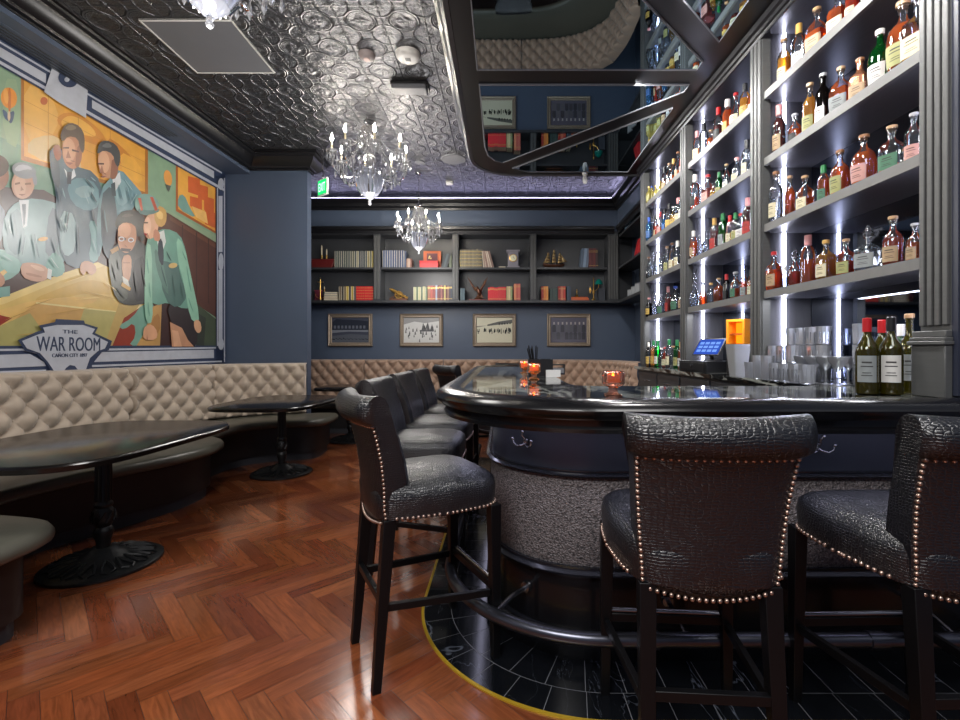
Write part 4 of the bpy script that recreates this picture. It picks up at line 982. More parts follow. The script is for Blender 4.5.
def bottle_meshes(shape, square, glass, liquid, fill, label, cap, lz=(.12,.40), wide=1.0):
    key = (shape, square, glass, liquid, fill, label, cap, lz, wide)
    if key in BM: return BM[key]
    hgt = .3; prof = [(r*wide, z*hgt) for r, z in SHAPES[shape]]; seg = 24
    def lathe(pr, a0=0, a1=2*PI, closed=True, n=seg, grow=0.0):
        m = MB(); vs = []; k = len(pr); cnt = n if closed else n+1
        for i in range(cnt):
            a = a0+(a1-a0)*i/n; c, s = math.cos(a), math.sin(a)
            for r, z in pr:
                q = 1.0
                if square and r > .022*wide: e = 6; q = 1/((abs(c)**e+abs(s)**e)**(1/e))*.93
                vs.append(((r+grow)*c*q, (r+grow)*s*q, z))
        fs = [(i*k+j, ((i+1)%cnt)*k+j, ((i+1)%cnt)*k+j+1, i*k+j+1) for i in range(n) for j in range(k-1)]
        if closed: fs += [[i*k for i in reversed(range(n))], [i*k+k-1 for i in range(n)]]
        m.add(vs, fs); return m
    out = []
    def mk(name, m, mat, sharp=45):
        me_o = m.build(name, mat, BASE, sharp=sharp); me = me_o.data; bpy.data.objects.remove(me_o); return me
    out.append(('body', mk('body', lathe(prof), GL[glass])))
    if liquid:
        lp = [(max(.004, r-.0035), z) for r, z in prof if z <= fill*hgt]; lp[0] = (lp[0][0], .006)
        nxt = next((p for p in prof if p[1] > fill*hgt), prof[-1]); prv = [p for p in prof if p[1] <= fill*hgt][-1]
        t = (fill*hgt-prv[1])/max(1e-5, nxt[1]-prv[1]); lp.append((max(.004, prv[0]+(nxt[0]-prv[0])*t-.0035), fill*hgt))
        out.append(('liquid', mk('liquid', lathe(lp), LQ[liquid])))
    if label:
        r0 = max(r for r, z in prof); z0, z1 = lz[0]*hgt, lz[1]*hgt
        def rat(z):
            for a, b in zip(prof[:-1], prof[1:]):
                if a[1] <= z <= b[1]: return a[0]+(b[0]-a[0])*(z-a[1])/max(1e-6, b[1]-a[1])
            return r0
        lab = [(rat(z0+(z1-z0)*i/5), z0+(z1-z0)*i/5) for i in range(6)]
        out.append(('label', mk('label', ink_ := lathe(lab, PI-.85, PI+.85, False, 14, .0012), LB[label])))
        ink = ink_; ink.m = 1
        for zz, hh, ww in ((.72,.04,.4),(.58,.025,.5),(.34,.02,.35),(.24,.02,.45)):
            za = z0+(z1-z0)*zz; l2 = lathe([(rat(za), za), (rat(za+hh*(z1-z0)*1.4), za+hh*(z1-z0)*1.4)], PI-ww, PI+ww, False, 8, .0018); ink.add(l2.v, l2.f)
        out[-1] = ('label', mk('label', ink, [LB[label], INK]))
    zt = prof[-1][1]; rt = prof[-1][0]
    cp = {'foil': [(rt+.0008,zt-.05),(rt+.001,zt+.002),(rt*.9,zt+.004)], 'cork': [(rt*.8,zt-.004),(rt*.85,zt),(rt*1.15,zt+.001),(rt*1.15,zt+.016),(rt*1.0,zt+.018)], 'glass': [(rt*.8,zt),(rt*1.3,zt+.01),(rt*1.1,zt+.03),(rt*.3,zt+.07)],
          'long': [(rt+.0015,zt-.055),(rt+.0015,zt+.002),(rt*.9,zt+.004)]}
    pc = cp['glass'] if cap == 'glass' else cp['cork'] if cap in ('cork','wood','silver') else cp['foil'] if shape == 'wine' else cp['long'] if shape in ('wine','tall','slim') else [(rt+.001,zt-.012),(rt+.0015,zt+.010),(rt*.9,zt+.013)]
    m = MB().lathe(pc, 14); out.append(('cap', mk('cap', m, CP[cap])))
    BM[key] = out; return out
BASE = bpy.data.objects.new('bottle_maker', None); COL.objects.link(BASE); WL[BASE.name] = Vector()
GN = {'clear': 'clear', 'green': 'green', 'olive': 'olive green', 'amber': 'amber', 'dark': 'dark', 'blue': 'pale blue', 'copper': 'copper', 'yellow': 'pale yellow'}
def bottle(loc, h, shape, glass, liquid=None, fill=.55, label='cream', cap='black', square=False, wide=1.0, lz=(.12,.40), rot=0.0, text='', group=None, tilt=None):
    t = thing('bottle', text, 'bottle', loc, rot, group); s = h/.3; t.scale = (s, s, s)
    for nm, me in bottle_meshes(shape, square, glass, liquid, fill, label, cap, lz, wide):
        o = bpy.data.objects.new(nm, me); COL.objects.link(o); o.parent = t; WL[o.name] = Vector()
    return t
BAYN = ['near bay', 'middle bay', 'far bay']
LVN = {0: 'bottom shelf', 1: 'second shelf up', 2: 'third shelf up', 3: 'top shelf'}
SHN = {'slim': 'slim', 'tall': 'straight', 'round': 'rounded', 'squat': 'squat', 'pear': 'pear-shaped', 'wine': 'wine', 'decanter': 'decanter'}
def describe(glass, liquid, label, cap, shape, where):
    lq = {'amber': 'amber', 'gold': 'golden', 'red': 'red-brown', 'wine': 'dark red', 'pink': 'pink', 'water': 'clear', None: ''}[liquid]
    col = {'clear': (lq if liquid and liquid != 'water' else 'clear')}.get(glass, GN[glass])
    return f"{SHN[shape]} {col} bottle, {cap} cap, {where}"
def yface(x, d):                                      # depth along the cabinet where photo column x meets the plane d behind the face
    return (1.75 + d)/((x-CX)/F + .0274)
def row(bay, lev, items, dep=.10):
    z = SH[lev] + .0365 if lev >= 0 else 1.0655
    for i, it in enumerate(items):
        x, top, basey, shape, glass, liquid, fill, label, cap = it[:9]; kw = it[9] if len(it) > 9 else {}
        Y = min(yface(x, dep), BAYS[bay][1]-.045); X = max((x-CX)*Y/F, FX(Y)+.03); h = max(.16, min(.345, (basey-top)*Y/F))
        side = ORD[i]; where = f"{side} from left, {LVN[lev]} of {BAYN[bay]}" if lev >= 0 else f"{side} from left, counter below {BAYN[bay]}"
        a = random.uniform(-.25, .25) + kw.get('rot', .35)
        kw2 = {k: v for k, v in kw.items() if k != 'rot'}
        bottle((X, Y, z), h, shape, glass, liquid, fill, label, cap, rot=a, text=describe(glass, liquid, label, cap, shape, where), group=f"bottles in the {BAYN[bay]}", **kw2)
S = dict(square=True)
row(0, 3, [(784,32,80,'tall','clear','gold',.60,'cream','cork'), (799,12,64,'tall','clear','amber',.25,'white','gold'), (817,-2,50,'round','clear','amber',.5,'tan','cork',S),
           (838,-22,28,'squat','clear','amber',.6,'cream','black',S), (852,-32,16,'tall','clear','red',.6,'cream','black'), (868,-44,2,'tall','clear','gold',.6,'cream','black'), (890,-62,-14,'squat','clear','amber',.6,'tan','cork')])
row(0, 2, [(779,100,153,'slim','clear','wine',.72,'tan','pink'), (795,110,146,'squat','clear','amber',.5,'black','silver'), (810,80,134,'tall','clear','gold',.75,'olive','cork'), (823,68,123,'tall','dark','wine',.6,'white','silver'),
           (841,59,111,'round','clear','amber',.55,'grey','cork',S), (860,50,99,'squat','copper',None,.5,'tan','wood',S), (880,17,82,'round','green',None,.5,'white','white',dict(wide=.9)), (903,-8,70,'round','clear','amber',.66,'olive','cork',dict(wide=1.05)), (919,-16,58,'squat','clear','gold',.4,'cream','silver',S)])
row(0, 1, [(776,171,222,'tall','clear','water',.5,'cream','wood'), (790,172,216,'slim','clear','amber',.72,None,'cork'), (805,173,213,'squat','clear','amber',.4,'cream','cork',S), (823.5,161,203,'tall','clear','amber',.62,'green','green'),
           (840,144,194,'round','clear','amber',.62,'olive','wood',dict(lz=(.12,.44))), (864,129,184,'round','clear','amber',.64,'pinkish','wood',dict(wide=1.15,lz=(.12,.42))), (892,117,170,'squat','clear','red',.2,'green','cork',dict(square=True,wide=1.1)), (914,108,161,'tall','clear','red',.2,'pinkish','silver',dict(wide=1.2))])
row(0, 0, [(774,250,292,'squat','clear','amber',.5,'tan','red',dict(square=True,wide=.85)), (785,266,289,'slim','clear','water',.5,None,'white'), (795,252,287,'squat','clear','red',.48,None,'glass'), (808,232,284,'tall','clear','amber',.5,None,'pink',dict(wide=1.1)),
           (826,236,281,'squat','clear','gold',.6,'cream','gold',S), (846,236,277,'squat','clear','red',.42,'olive','cork',S), (868,222,272,'decanter','clear','water',.15,'grey','glass',dict(square=True)), (893,212,267,'squat','clear','red',.56,'tan','cork',dict(wide=.95)), (915,220,263,'squat','clear','amber',.5,'tan','silver')])
row(1, 3, [(697,131,163,'tall','clear','amber',.4,'cream','pink'), (704,118,155,'tall','clear','water',.5,None,'black'), (711,127,151,'squat','clear','amber',.6,None,'cork'), (718.5,101,141,'tall','clear','wine',.5,'black','red'), (727.5,91,131,'slim','clear','amber',.7,'gold','white',dict(wide=1.15)),
           (736,86,124,'pear','clear','red',.3,'cream','red'), (745,77,117,'tall','clear','gold',.6,'gold','black'), (752,80,110,'tall','clear','amber',.6,'cream','gold')])
row(1, 2, [(695,177,214,'tall','clear','red',.35,'black','white'), (708,171,204,'squat','clear','pink',.5,'pinkish','red',S), (713.5,180,200,'squat','clear','gold',.5,'gold','black'), (719,168,195,'tall','green','gold',.4,'olive','green'), (726.5,160,189,'tall','clear','red',.3,'white','cork'), (737,151,182,'squat','clear','water',.5,'cream','pink'), (747,136,177,'tall','clear','water',.5,'cream','black')])
row(1, 1, [(693.5,231,260,'tall','clear','amber',.6,'tan','white'), (700,233,257,'pear','clear','water',.5,None,'silver'), (706.5,230,255,'squat','clear','water',.5,None,'glass'), (714.5,216,252,'tall','clear','wine',.6,'red','gold'), (723,210,247,'tall','green','gold',.5,'grey','green'),
           (730,211,243,'tall','clear','gold',.4,'cream','red'), (735.5,207,239,'tall','clear','water',.5,'olive','green'), (741,206,236,'squat','clear','water',.5,'white','red'), (748,192,234,'tall','clear','wine',.75,'red','pink')])
row(1, 0, [(694,279,308,'pear','clear','water',.5,None,'glass'), (703,281,306,'pear','clear','amber',.45,None,'black'), (711,280,304,'squat','clear','water',.6,None,'gold'), (719,274,301,'squat','clear','amber',.62,None,'cork',S), (726.5,270,299,'tall','dark','wine',.6,'black','red'), (735.5,267,297,'squat','clear','amber',.4,'green','silver'), (744,265,294,'tall','clear','red',.6,'grey','glass'), (751,262,290,'tall','clear','amber',.6,'cream','black')])
LAST = [
 (3, [('squat','yellow',None,'olive','gold'),('squat','yellow',None,'olive','blue'),('squat','yellow',None,'olive','gold'),('squat','yellow',None,'olive','gold'),('slim','clear','wine','tan','black'),('slim','clear','amber','white','cork'),('tall','clear','amber',None,'gold'),('tall','clear','amber','tan','wood'),('tall','clear','red','pinkish','cork')]),
 (2, [('tall','blue','water','blue','blue'),('slim','clear','water','white','black'),('slim','clear','red','tan','black'),('tall','clear','amber','pinkish','red'),('slim','blue','water','blue','black'),('tall','clear','water','gold','black'),('squat','clear','gold','gold','silver'),('tall','clear','water','cream','pink'),('tall','clear','water','white','wood')]),
 (1, [('pear','clear','water',None,'wood'),('slim','clear','water','white','glass'),('tall','clear','water',None,'silver'),('squat','clear','water','grey','glass'),('tall','clear','water','olive','cork'),('tall','clear','gold','cream','wood'),('tall','clear','water','cream','white'),('slim','clear','water',None,'white')]),
 (0, [('squat','dark','wine','gold','pink'),('pear','clear','water',None,'glass'),('squat','clear','water','green','silver'),('slim','clear','pink','red','pink'),('round','clear','water','green','blue'),('round','clear','water','tan','white')]),
 (-1, [('tall','clear','gold','gold','white'),('tall','dark','wine','white','black'),('tall','clear','gold','gold','green'),('tall','green','water','white','green'),('squat','clear','water',None,'white'),('squat','clear','red','cream','red'),('tall','clear','water','cream','green'),('squat','clear','water',None,'cork'),('tall','green','water','olive','green'),('slim','clear','amber','white','gold')])]
for lev, its in LAST:
    n = len(its); out = []
    for i, (sh, g, l, lb, c) in enumerate(its):
        x = 648 + (683-648)*(i/(n-1))**1.08 if lev >= 0 else 646 + (681-646)*i/(n-1)
        Y = yface(x, .1); h = {'squat': .23, 'round': .27, 'slim': .29, 'tall': .30, 'pear': .26}[sh]*random.uniform(.9, 1.06)
        if g == 'yellow': h = .2
        out.append((x, 0, h*F/Y, sh, g, l, random.uniform(.35, .75), lb, c))
    row(2, lev, out, dep=.10 if lev >= 0 else .06)
# wine bottles on the bar top beside the near pilaster
def wine(x, Y, h, g, l, lb, c, text, base=1.0655, lz=(.16,.50), rot=.9):
    bottle(((x-CX)*Y/F, Y, base), h, 'wine', g, l, .6, lb, c, rot=rot, text=text, lz=lz, group='open wine bottles')
wine(867, 1.99, .322, 'olive', 'wine', 'grey', 'red', 'leftmost open wine bottle with red foil and grey label, on the bar top')
wine(882, 2.16, .325, 'olive', None, 'grey', 'red', 'second wine bottle with red foil, tucked behind the front two')
wine(891, 1.97, .325, 'olive', 'wine', 'white', 'black', 'front wine bottle with black stopper and wide white label, on the bar top')
wine(901, 2.24, .31, 'green', 'water', 'white', 'white', 'pale green wine bottle with white neck foil, behind the stoppered one')
wine(909.5, 2.06, .33, 'olive', None, 'grey', 'cork', 'rightmost wine bottle with cork stopper beside the pilaster plinth')
bpy.data.objects.remove(BASE)
# ================================================================ glassware on the back counter
GLS = glassy('tumbler_glass', (236,240,248), .42, (244,247,255), .05, .6)
def tumbler_master(kind):
    t = thing('drinking_glass', 'x', 'glass', (0,0,0), 0, 'glasses stacked on the back counter')
    if kind == 'tumbler': pr = [(.032,0),(.036,.004),(.040,.105),(.0385,.105),(.034,.016),(.002,.014)]; n = 12
    elif kind == 'highball': pr = [(.030,0),(.034,.004),(.038,.150),(.0365,.150),(.032,.014),(.002,.012)]; n = 12
    else: pr = [(.034,0),(.034,.003),(.006,.008),(.005,.07),(.012,.085),(.042,.12),(.050,.15),(.0485,.15),(.040,.122),(.002,.09)]; n = 18
    m = MB().lathe(pr, n if kind != 'coupe' else 18)
    if kind != 'coupe':
        for k in range(n):
            a = 2*PI*(k+.5)/n; r = .0365; m.tube([(r*math.cos(a)*.97, r*math.sin(a)*.97, .012), (r*math.cos(a)*1.05, r*math.sin(a)*1.05, pr[2][1]*.72)], .0022, 4)
    m.build('bowl', GLS, t, sharp=20 if kind != 'coupe' else 60)
    return t
KM = {k: tumbler_master(k) for k in ('tumbler', 'highball', 'coupe')}
first = {k: True for k in KM}
def gl(kind, x, Y, z, label, X=None):
    loc = (X if X is not None else (x-CX)*Y/F, Y, z)
    if first[kind]: o = KM[kind]; o.location = loc; o['label'] = label; first[kind] = False
    else: dup(KM[kind], loc, random.uniform(0, 1), label)
ZC = 1.0655
cols = [('leftmost', 3.12, -.03, 1), ('second', 3.02, .02, 2), ('third', 2.92, .05, 3)]
LEVN = ['bottom', 'middle', 'top']
k = 0
for i, (dep, y0, n, lev, kind) in enumerate([(-.035, 3.12, 7, 1, 'tumbler'), (.06, 3.02, 7, 2, 'tumbler'), (.15, 2.98, 7, 3, 'tumbler')]):
    RN = ['front', 'middle', 'rear'][i]
    for j in range(n):
        Y = y0 - .092*j
        if Y < 2.30: continue
        kd = 'tumbler'; levs = lev
        if i == 0: kd = 'highball' if j in (1, 2) else 'tumbler'
        if i == 1 and j > 2: kd = 'coupe'; levs = 1
        if i == 2 and j in (4, 5): kd = 'coupe'; levs = 1
        X = FX(Y) + dep; H_ = {'tumbler': .107, 'highball': .152, 'coupe': .152}[kd]
        for l in range(levs):
            gl(kd, 0, Y, ZC + l*H_, f"{'coupe glass' if kd == 'coupe' else 'tall cut glass' if kd == 'highball' else 'cut-glass tumbler'}, {ORD[j]} from the far end of the {RN} row" + (f", {['lowest','second','topmost'][l]} of its stack" if levs > 1 else ''), X=X)
# ================================================================ things on the back counter, middle bay
def onface(x, d): Y = yface(x, d); return FX(Y)+d, Y
X, Y = onface(709, .10)
t = thing('cash_drawer', 'black cash drawer under the tablet on the back counter', 'cash drawer', (X, Y, ZC), R(-78))
MB().box(-.19,.19,-.16,.16,0,.095).build('case', BLACKPL, t, bevel=.004)
MB().box(-.17,.17,-.168,-.161,.015,.08).build('drawer_front', BLACKPL, t, bevel=.002); MB().lathe([(.001,.004),(.012,.003),(.012,0),(.001,0)][::-1], 12, M=Matrix.Translation((0,-.168,.055)) @ Matrix.Rotation(PI/2,4,'X')).build('lock', CHROME, t)
t = thing('tablet_till', 'tilted tablet with a lit blue screen standing on the cash drawer', 'tablet', (X-.01, Y-.02, ZC+.096), R(-62))
M = Matrix.Translation((0,0,.115)) @ Matrix.Rotation(R(52),4,'X')
MB().box(-.13,.13,-.09,.09,-.008,.0,M).build('tablet_frame', BLACKPL, t, bevel=.002)
m = MB().box(-.118,.118,-.078,.078,.0005,.002,M); m.build('screen', emat('blue_screen', (50,84,190), 1.0), t)
m = MB()
for a in range(4):
    for b in range(3): m.box(-.10+.052*a, -.06+.052*a, -.055+.04*b, -.03+.04*b, .0022, .003, M)
m.build('screen_tiles', emat('pale_blue_icons', (120,160,240), 1.1), t)
MB().bar((0,.02,.10),(0,.05,.0),.03,.012).build('stand', BLACKPL, t); MB().box(-.06,.06,-.02,.09,0,.008).build('stand_foot', BLACKPL, t)
X, Y = onface(694, .20)
for i in range(3):
    tt = thing('wooden_canister', ['front', 'middle', 'rearmost'][i] + ' round wooden canister lying beside the tablet till', 'canister', (X+.02-.0*i, Y+.03-.055*i, ZC+.17))
    Mx = Matrix.Rotation(PI/2,4,'X'); MB().lathe([(.001,-.02),(.085,-.02),(.09,-.012),(.09,.012),(.085,.02),(.001,.02)], 24, M=Mx).build('drum', pbr('oiled_wood_drum', (110,76,56), .4, var=.2), tt)
    MB().lathe([(.001,.021),(.06,.021),(.06,.024),(.001,.024)], 24, M=Mx).build('disc', pbr('pale_disc', (150,120,100), .4), tt)
t = thing('canister_rack', 'dark low rack holding the round wooden canisters', 'rack', (X+.02, Y-.02, ZC)); MB().box(-.10,.10,-.12,.10,0,.078).build('body', BLACKPL, t, bevel=.003)
# grey planter-like bucket and the glowing orange appliance
X, Y = onface(738, .00)
t = thing('ice_bucket', 'tapered matte grey bucket on the counter in front of the orange glow', 'bucket', (X, Y, ZC))
rg = []
for w, z in ((.044,0),(.066,.225),(.060,.225),(.040,.012)): rg.append([(px, py, z) for px, py in sup(0, 0, w, w, 7, 32)])
MB().loft(rg).build('body', pbr('concrete_grey', (132,134,136), .6, var=.1), t)
X, Y = onface(740, .17)
t = thing('display_cooler', 'small black appliance with a glowing orange window behind the grey bucket', 'appliance', (X, Y, ZC), R(-60))
MB().box(-.075,.075,-.06,.06,0,.23).build('base', BLACKPL, t, bevel=.004)
m = MB(); m.box(-.075,-.058,-.06,.06,.231,.40); m.box(.058,.075,-.06,.06,.231,.40); m.box(-.075,.075,-.06,.06,.40,.42); m.box(-.075,.075,.05,.06,.231,.40); m.build('case', pbr('orange_tinted_case',(230,140,30),.4), t)
MB().box(-.056,.056,.035,.048,.236,.395).build('lit_panel', emat('orange_glow', (255,140,20), 1.6), t)
m = MB(); m.box(-.056,.056,-.05,.03,.30,.312); m.build('rack_shelf', pbr('amber_rack',(180,80,20),.4), t)
# ================================================================ on the bar top
ZT = 1.0655
AMB = glassy('amber_votive_glass', (255,200,150), .3, (255,180,120), .05, .5)
PNK = glassy('pinkish_votive_glass', (255,214,196), .2, (250,170,140), .05, .5)
def votive(x, Y, label, z=ZT, s=1.0, glow=5.0):
    t = thing('votive_candle_holder', label, 'candle holder', ((x-CX)*Y/F, Y, z)); t['group'] = 'votive candles on the bar'
    rg = [[(px*s, py*s, zz*s) for px, py in sup(0,0,w,w,6,28)] for w, zz in ((.032,0),(.034,.004),(.018,.012),(.016,.03),(.026,.038),(.037,.042),(.041,.05),(.041,.094),(.037,.10),(.033,.10),(.033,.052),(.002,.05))]
    MB().loft(rg).build('glass_cup', PNK if glow < 2 else AMB, t, sharp=50)
    MB().lathe([(.026*s,.053*s),(.027*s,.072*s),(.002,.072*s)], 16).build('wax', pbr('amber_wax',(240,150,80),.5), t)
    MB().lathe([(.001,.074*s),(.006*s,.08*s),(.0045*s,.088*s),(.0008,.096*s)], 8).build('flame', emat('candle_flame', (255,150,50), glow*12), t)
    MB().lathe([(.0275*s,.054*s),(.0275*s,.080*s)], 16).build('lit_sleeve', emat('votive_glow', (255,140,56), glow*.36), t)
    return t
votive(613, 1.93, 'nearest square glass votive with a pinkish amber candle on the bar', glow=1.0)
votive(534, 3.0, 'amber lit votive in front of the straw caddy on the bar', glow=3.4)
votive(524.5, 3.75, 'smaller amber lit votive just left of and behind the other two', glow=3.4)
Yc = 3.35
t = thing('straw_caddy', 'black caddy box holding straws on the bar top', 'caddy', ((540-CX)*Yc/F, Yc, ZT))
MB().box(-.085,.085,-.06,.06,0,.012).box(-.085,-.079,-.06,.06,.012,.12).box(.079,.085,-.06,.06,.012,.12).box(-.079,.079,-.06,-.054,.012,.12).box(-.079,.079,.054,.06,.012,.12).box(-.003,.003,-.054,.054,.012,.12).build('box', BLACKPL, t)
for k in range(14):
    a = 2*PI*k/14; x0, y0 = -.03+.018*math.cos(a*2), .018*math.sin(a*2)
    ob = MB().tube([(t.location.x-.02+x0*.5, t.location.y+y0*.5, ZT+.014), (t.location.x-.02+x0*1.4+.02*math.cos(a), t.location.y+y0*1.5, ZT+.205+.012*math.sin(k*3))], .0035, 5).build('drinking_straw', BLACKPL)
    tag(ob, 'black drinking straw standing in the black caddy on the bar', 'straw', 'straws in the caddy')
Yn = 3.1
t = thing('napkin_holder', 'steel napkin holder with a dark top beside the straw caddy', 'napkin holder', ((556-CX)*3.6/F, 3.6, ZT))
MB().box(-.06,.06,-.05,.05,0,.012).build('tray', CHROME, t); MB().box(-.055,.055,-.045,.045,.0125,.05).build('napkins', pbr('grey_napkin',(120,120,124),.8), t)
m = MB(); m.box(-.062,-.058,-.05,.05,.012,.07); m.box(.058,.062,-.05,.05,.012,.07); m.box(-.062,.062,-.05,.05,.07,.077); m.build('frame', BLACKPL, t)
t = thing('menu_card', 'white folded menu card propped at the inner edge of the bar', 'menu', ((553.5-CX)*3.25/F, 3.25, ZT), R(8))
MB().prism([(-.05,0),(.05,0),(.05,.006),(-.05,.006)], 0, .048).build('front_page', WHITEP, t); MB().prism([(-.05,.012),(.05,.012),(.05,.018),(-.05,.018)], 0, .048).build('rear_page', WHITEP, t)

# ================================================================ chandeliers
def make_chandelier(label, arms=8, chain=False):
    t = thing('chandelier', label, 'chandelier', (0,0,0), 0, 'crystal chandeliers')
    # origin at ceiling contact (z=0), hangs down .89
    MB().lathe([(.06,-.0),(.062,-.012),(.03,-.03),(.012,-.04),(.010,-.075)][::-1], 20).build('ceiling_rose', CHROME, t)
    MB().lathe([(.012,-.52),(.03,-.50),(.022,-.46),(.045,-.42),(.05,-.36),(.030,-.30),(.018,-.26),(.028,-.235),(.035,-.21),(.02,-.18),(.015,-.10),(.03,-.08),(.012,-.06)], 16).build('stem', CRYSTAL, t, sharp=30)
    bowl = MB().lathe([(.010,-.835),(.035,-.825),(.085,-.78),(.128,-.71),(.150,-.635),(.152,-.585),(.135,-.55),(.13,-.53),(.07,-.52),(.02,-.51)], 18)
    for k in range(18):
        a = 2*PI*k/18; bowl.tube([(.085*math.cos(a),.085*math.sin(a),-.78),(.13*math.cos(a),.13*math.sin(a),-.71),(.153*math.cos(a),.153*math.sin(a),-.61),(.14*math.cos(a),.14*math.sin(a),-.55)], .008, 4); bowl.sphere((.14*math.cos(a),.14*math.sin(a),-.525), .012, 6, 4)
    bowl.build('bowl', CRYB, t, sharp=12)
    MB().lathe([(.003,-.895),(.016,-.885),(.020,-.872),(.012,-.858),(.018,-.850),(.012,-.838)], 12).build('finial', CRYSTAL, t, sharp=15)
    cr = MB(); cr.lathe([(.055,-.10),(.085,-.085),(.09,-.075),(.06,-.08)], 16)
    for k in range(14):
        a = 2*PI*k/14; x, y = .085*math.cos(a), .085*math.sin(a)
        for j in range(3): cr.sphere((x*(1+.06*j), y*(1+.06*j), -.10-.032*j), .0105, 6, 4, (1,1,1.4))
    for k in range(10):
        a = 2*PI*k/10; pts = [(.085*math.cos(a)*(1-.55*s), .085*math.sin(a)*(1-.55*s), -.19-.22*s) for s in [i/8 for i in range(9)]]
        for p in pts: cr.sphere(p, .008, 5, 4)
    cr.build('crown_drops', CRYSTAL, t, sharp=20)['kind'] = 'stuff'
    am = []
    for k in range(arms):
        a = 2*PI*(k+.5)/arms; ca, sa = math.cos(a), math.sin(a)
        def q(r, z, w=0): return (ca*r - sa*w, sa*r + ca*w, z)
        m = MB().tube([q(.04,-.50), q(.10,-.56), q(.20,-.62), q(.29,-.63), q(.355,-.56), q(.385,-.47), q(.385,-.40)], .0085, 7)
        for j in range(12):                           # swagged bead strands
            s = j/11; m.sphere(q(.06+.32*s, -.46-.19*math.sin(PI*s)*1.05+.08*s*s*0, .0), .0085, 5, 4)
        arm = m.build('arm', CRYSTAL, t, sharp=40)
        p = MB().lathe([(.010,-.405),(.04,-.395),(.058,-.372),(.060,-.366),(.035,-.385),(.012,-.385)], 14, (ca*.385, sa*.385, 0))
        for j in range(8):
            b = 2*PI*j/8; x, y = ca*.385+.054*math.cos(b), sa*.385+.054*math.sin(b)
            p.sphere((x, y, -.392), .008, 5, 4); p.lathe([(.0015,-.475),(.012,-.448),(.008,-.425),(.0015,-.402)], 6, (x, y, 0))
        p.sphere(q(.385,-.50), .016, 8, 6, (1,1,1.5))
        p.build('drip_pan', CRYSTAL, arm, sharp=20)
        MB().lathe([(.011,-.385),(.011,-.275),(.006,-.272)], 10, (ca*.385, sa*.385, 0)).build('candle_sleeve', IVORY, arm)
        MB().lathe([(.006,-.272),(.015,-.25),(.014,-.235),(.007,-.212),(.001,-.192)], 10, (ca*.385, sa*.385, 0)).build('bulb', BULB, arm)
    dr = MB()
    for k in range(arms*2):                           # long swags from the crown out to the drip pans, and lower pendants
        a = PI*k/arms; R0 = .37 if k % 2 else .20
        for j in range(16):
            s = j/15; r = .08+(R0-.08)*s; dr.sphere((r*math.cos(a), r*math.sin(a), -.11-.28*s-.07*math.sin(PI*s)), .0095, 5, 4)
        dr.lathe([(.002,-.62),(.017,-.585),(.011,-.545),(.002,-.51)], 6, (.27*math.cos(a), .27*math.sin(a), -.05))
        dr.lathe([(.002,-.56),(.015,-.53),(.010,-.50),(.002,-.47)], 6, (.20*math.cos(a+.15), .20*math.sin(a+.15), .04))
        dr.lathe([(.002,-.30),(.014,-.27),(.010,-.24),(.002,-.21)], 6, (.10*math.cos(a), .10*math.sin(a), .0))
    for k in range(arms):
        a = 2*PI*k/arms
        for j in range(13):
            s = j/12*2-1; b = a + s*PI/arms; r = .37; dr.sphere((r*math.cos(b), r*math.sin(b), -.42-.09*(1-s*s)), .007, 5, 4)
        dr.lathe([(.002,-.60),(.014,-.575),(.010,-.545),(.002,-.515)], 6, (.37*math.cos(a), .37*math.sin(a), 0))
        for j in range(9):
            s = j/8; dr.sphere((math.cos(a)*(.14+.0*s), math.sin(a)*(.14), -.56-.16*math.sin(PI*s)*.5), .007, 5, 4)
    dr.build('bead_strands', CRYSTAL, t, sharp=20)['kind'] = 'stuff'
    return t
ch = make_chandelier('crystal chandelier in the middle of the ceiling, largest whole one in view')
dup(ch, (-1.42, 2.30, CEIL-.001), .2, 'near crystal chandelier, only its lowest drops showing at the top edge of the photo')
c2 = dup(ch, (-1.17, 6.6, CEIL-.42), .1, 'smaller-looking far crystal chandelier hanging in front of the bookcase', scale=(.78,.78,.78))
rod = MB(); rod.tube([(-1.17,6.6,CEIL-.425),(-1.17,6.6,CEIL-.02)], .006, 6); rod.lathe([(.001,CEIL-.001),(.05,CEIL-.001),(.045,CEIL-.02),(.006,CEIL-.03)], 14, (-1.17,6.6,0)); 
ro = rod.build('hanging_rod', CHROME, None, origin=(-1.17,6.6,CEIL-.425)); ro.parent = c2; ro.location = (0,0,0); ro.scale = (1/.78,)*3
ch.location = (-1.43, 5.1, CEIL-.001)
CHL = [(-1.43,5.1,2.60,52),(-1.17,6.6,2.42,34),(-1.42,2.3,2.60,55)]

# ================================================================ ceiling fixtures
def ceil_at(x, y): Y = F*(CEIL-H)/(CY-y); return (x-CX)*Y/F, Y
pc = [ceil_at(*p) for p in ((138.3,18.3),(231,18.3),(276,71.7),(197.3,71.7))]
x0 = (pc[0][0]+pc[3][0])/2; x1 = (pc[1][0]+pc[2][0])/2; y0, y1 = pc[0][1], pc[2][1]
t = thing('access_panel', 'flat grey square access panel in the dark tin ceiling, upper left', 'ceiling panel', ((x0+x1)/2, (y0+y1)/2, CEIL-.02))
MB().box(x0,x1,y0,y1,CEIL-.012,CEIL-.0005).build('panel', GREYPL, t, world=True, bevel=.002); MB().sweep([(0,CEIL-.016),(.012,CEIL-.016),(.012,CEIL-.001),(0,CEIL-.001)], [(x0,y0),(x0,y1),(x1,y1),(x1,y0)], closed=True).build('trim_ring', WHITEP, t, world=True)
def disc(name, label, cat, x, y, prof, mat, extra=None):
    X, Y = ceil_at(x, y); t = thing(name, label, cat, (X, Y, CEIL)); MB().lathe(prof, 28).build('body', mat, t, sharp=40)
    if extra: extra(t)
    return t
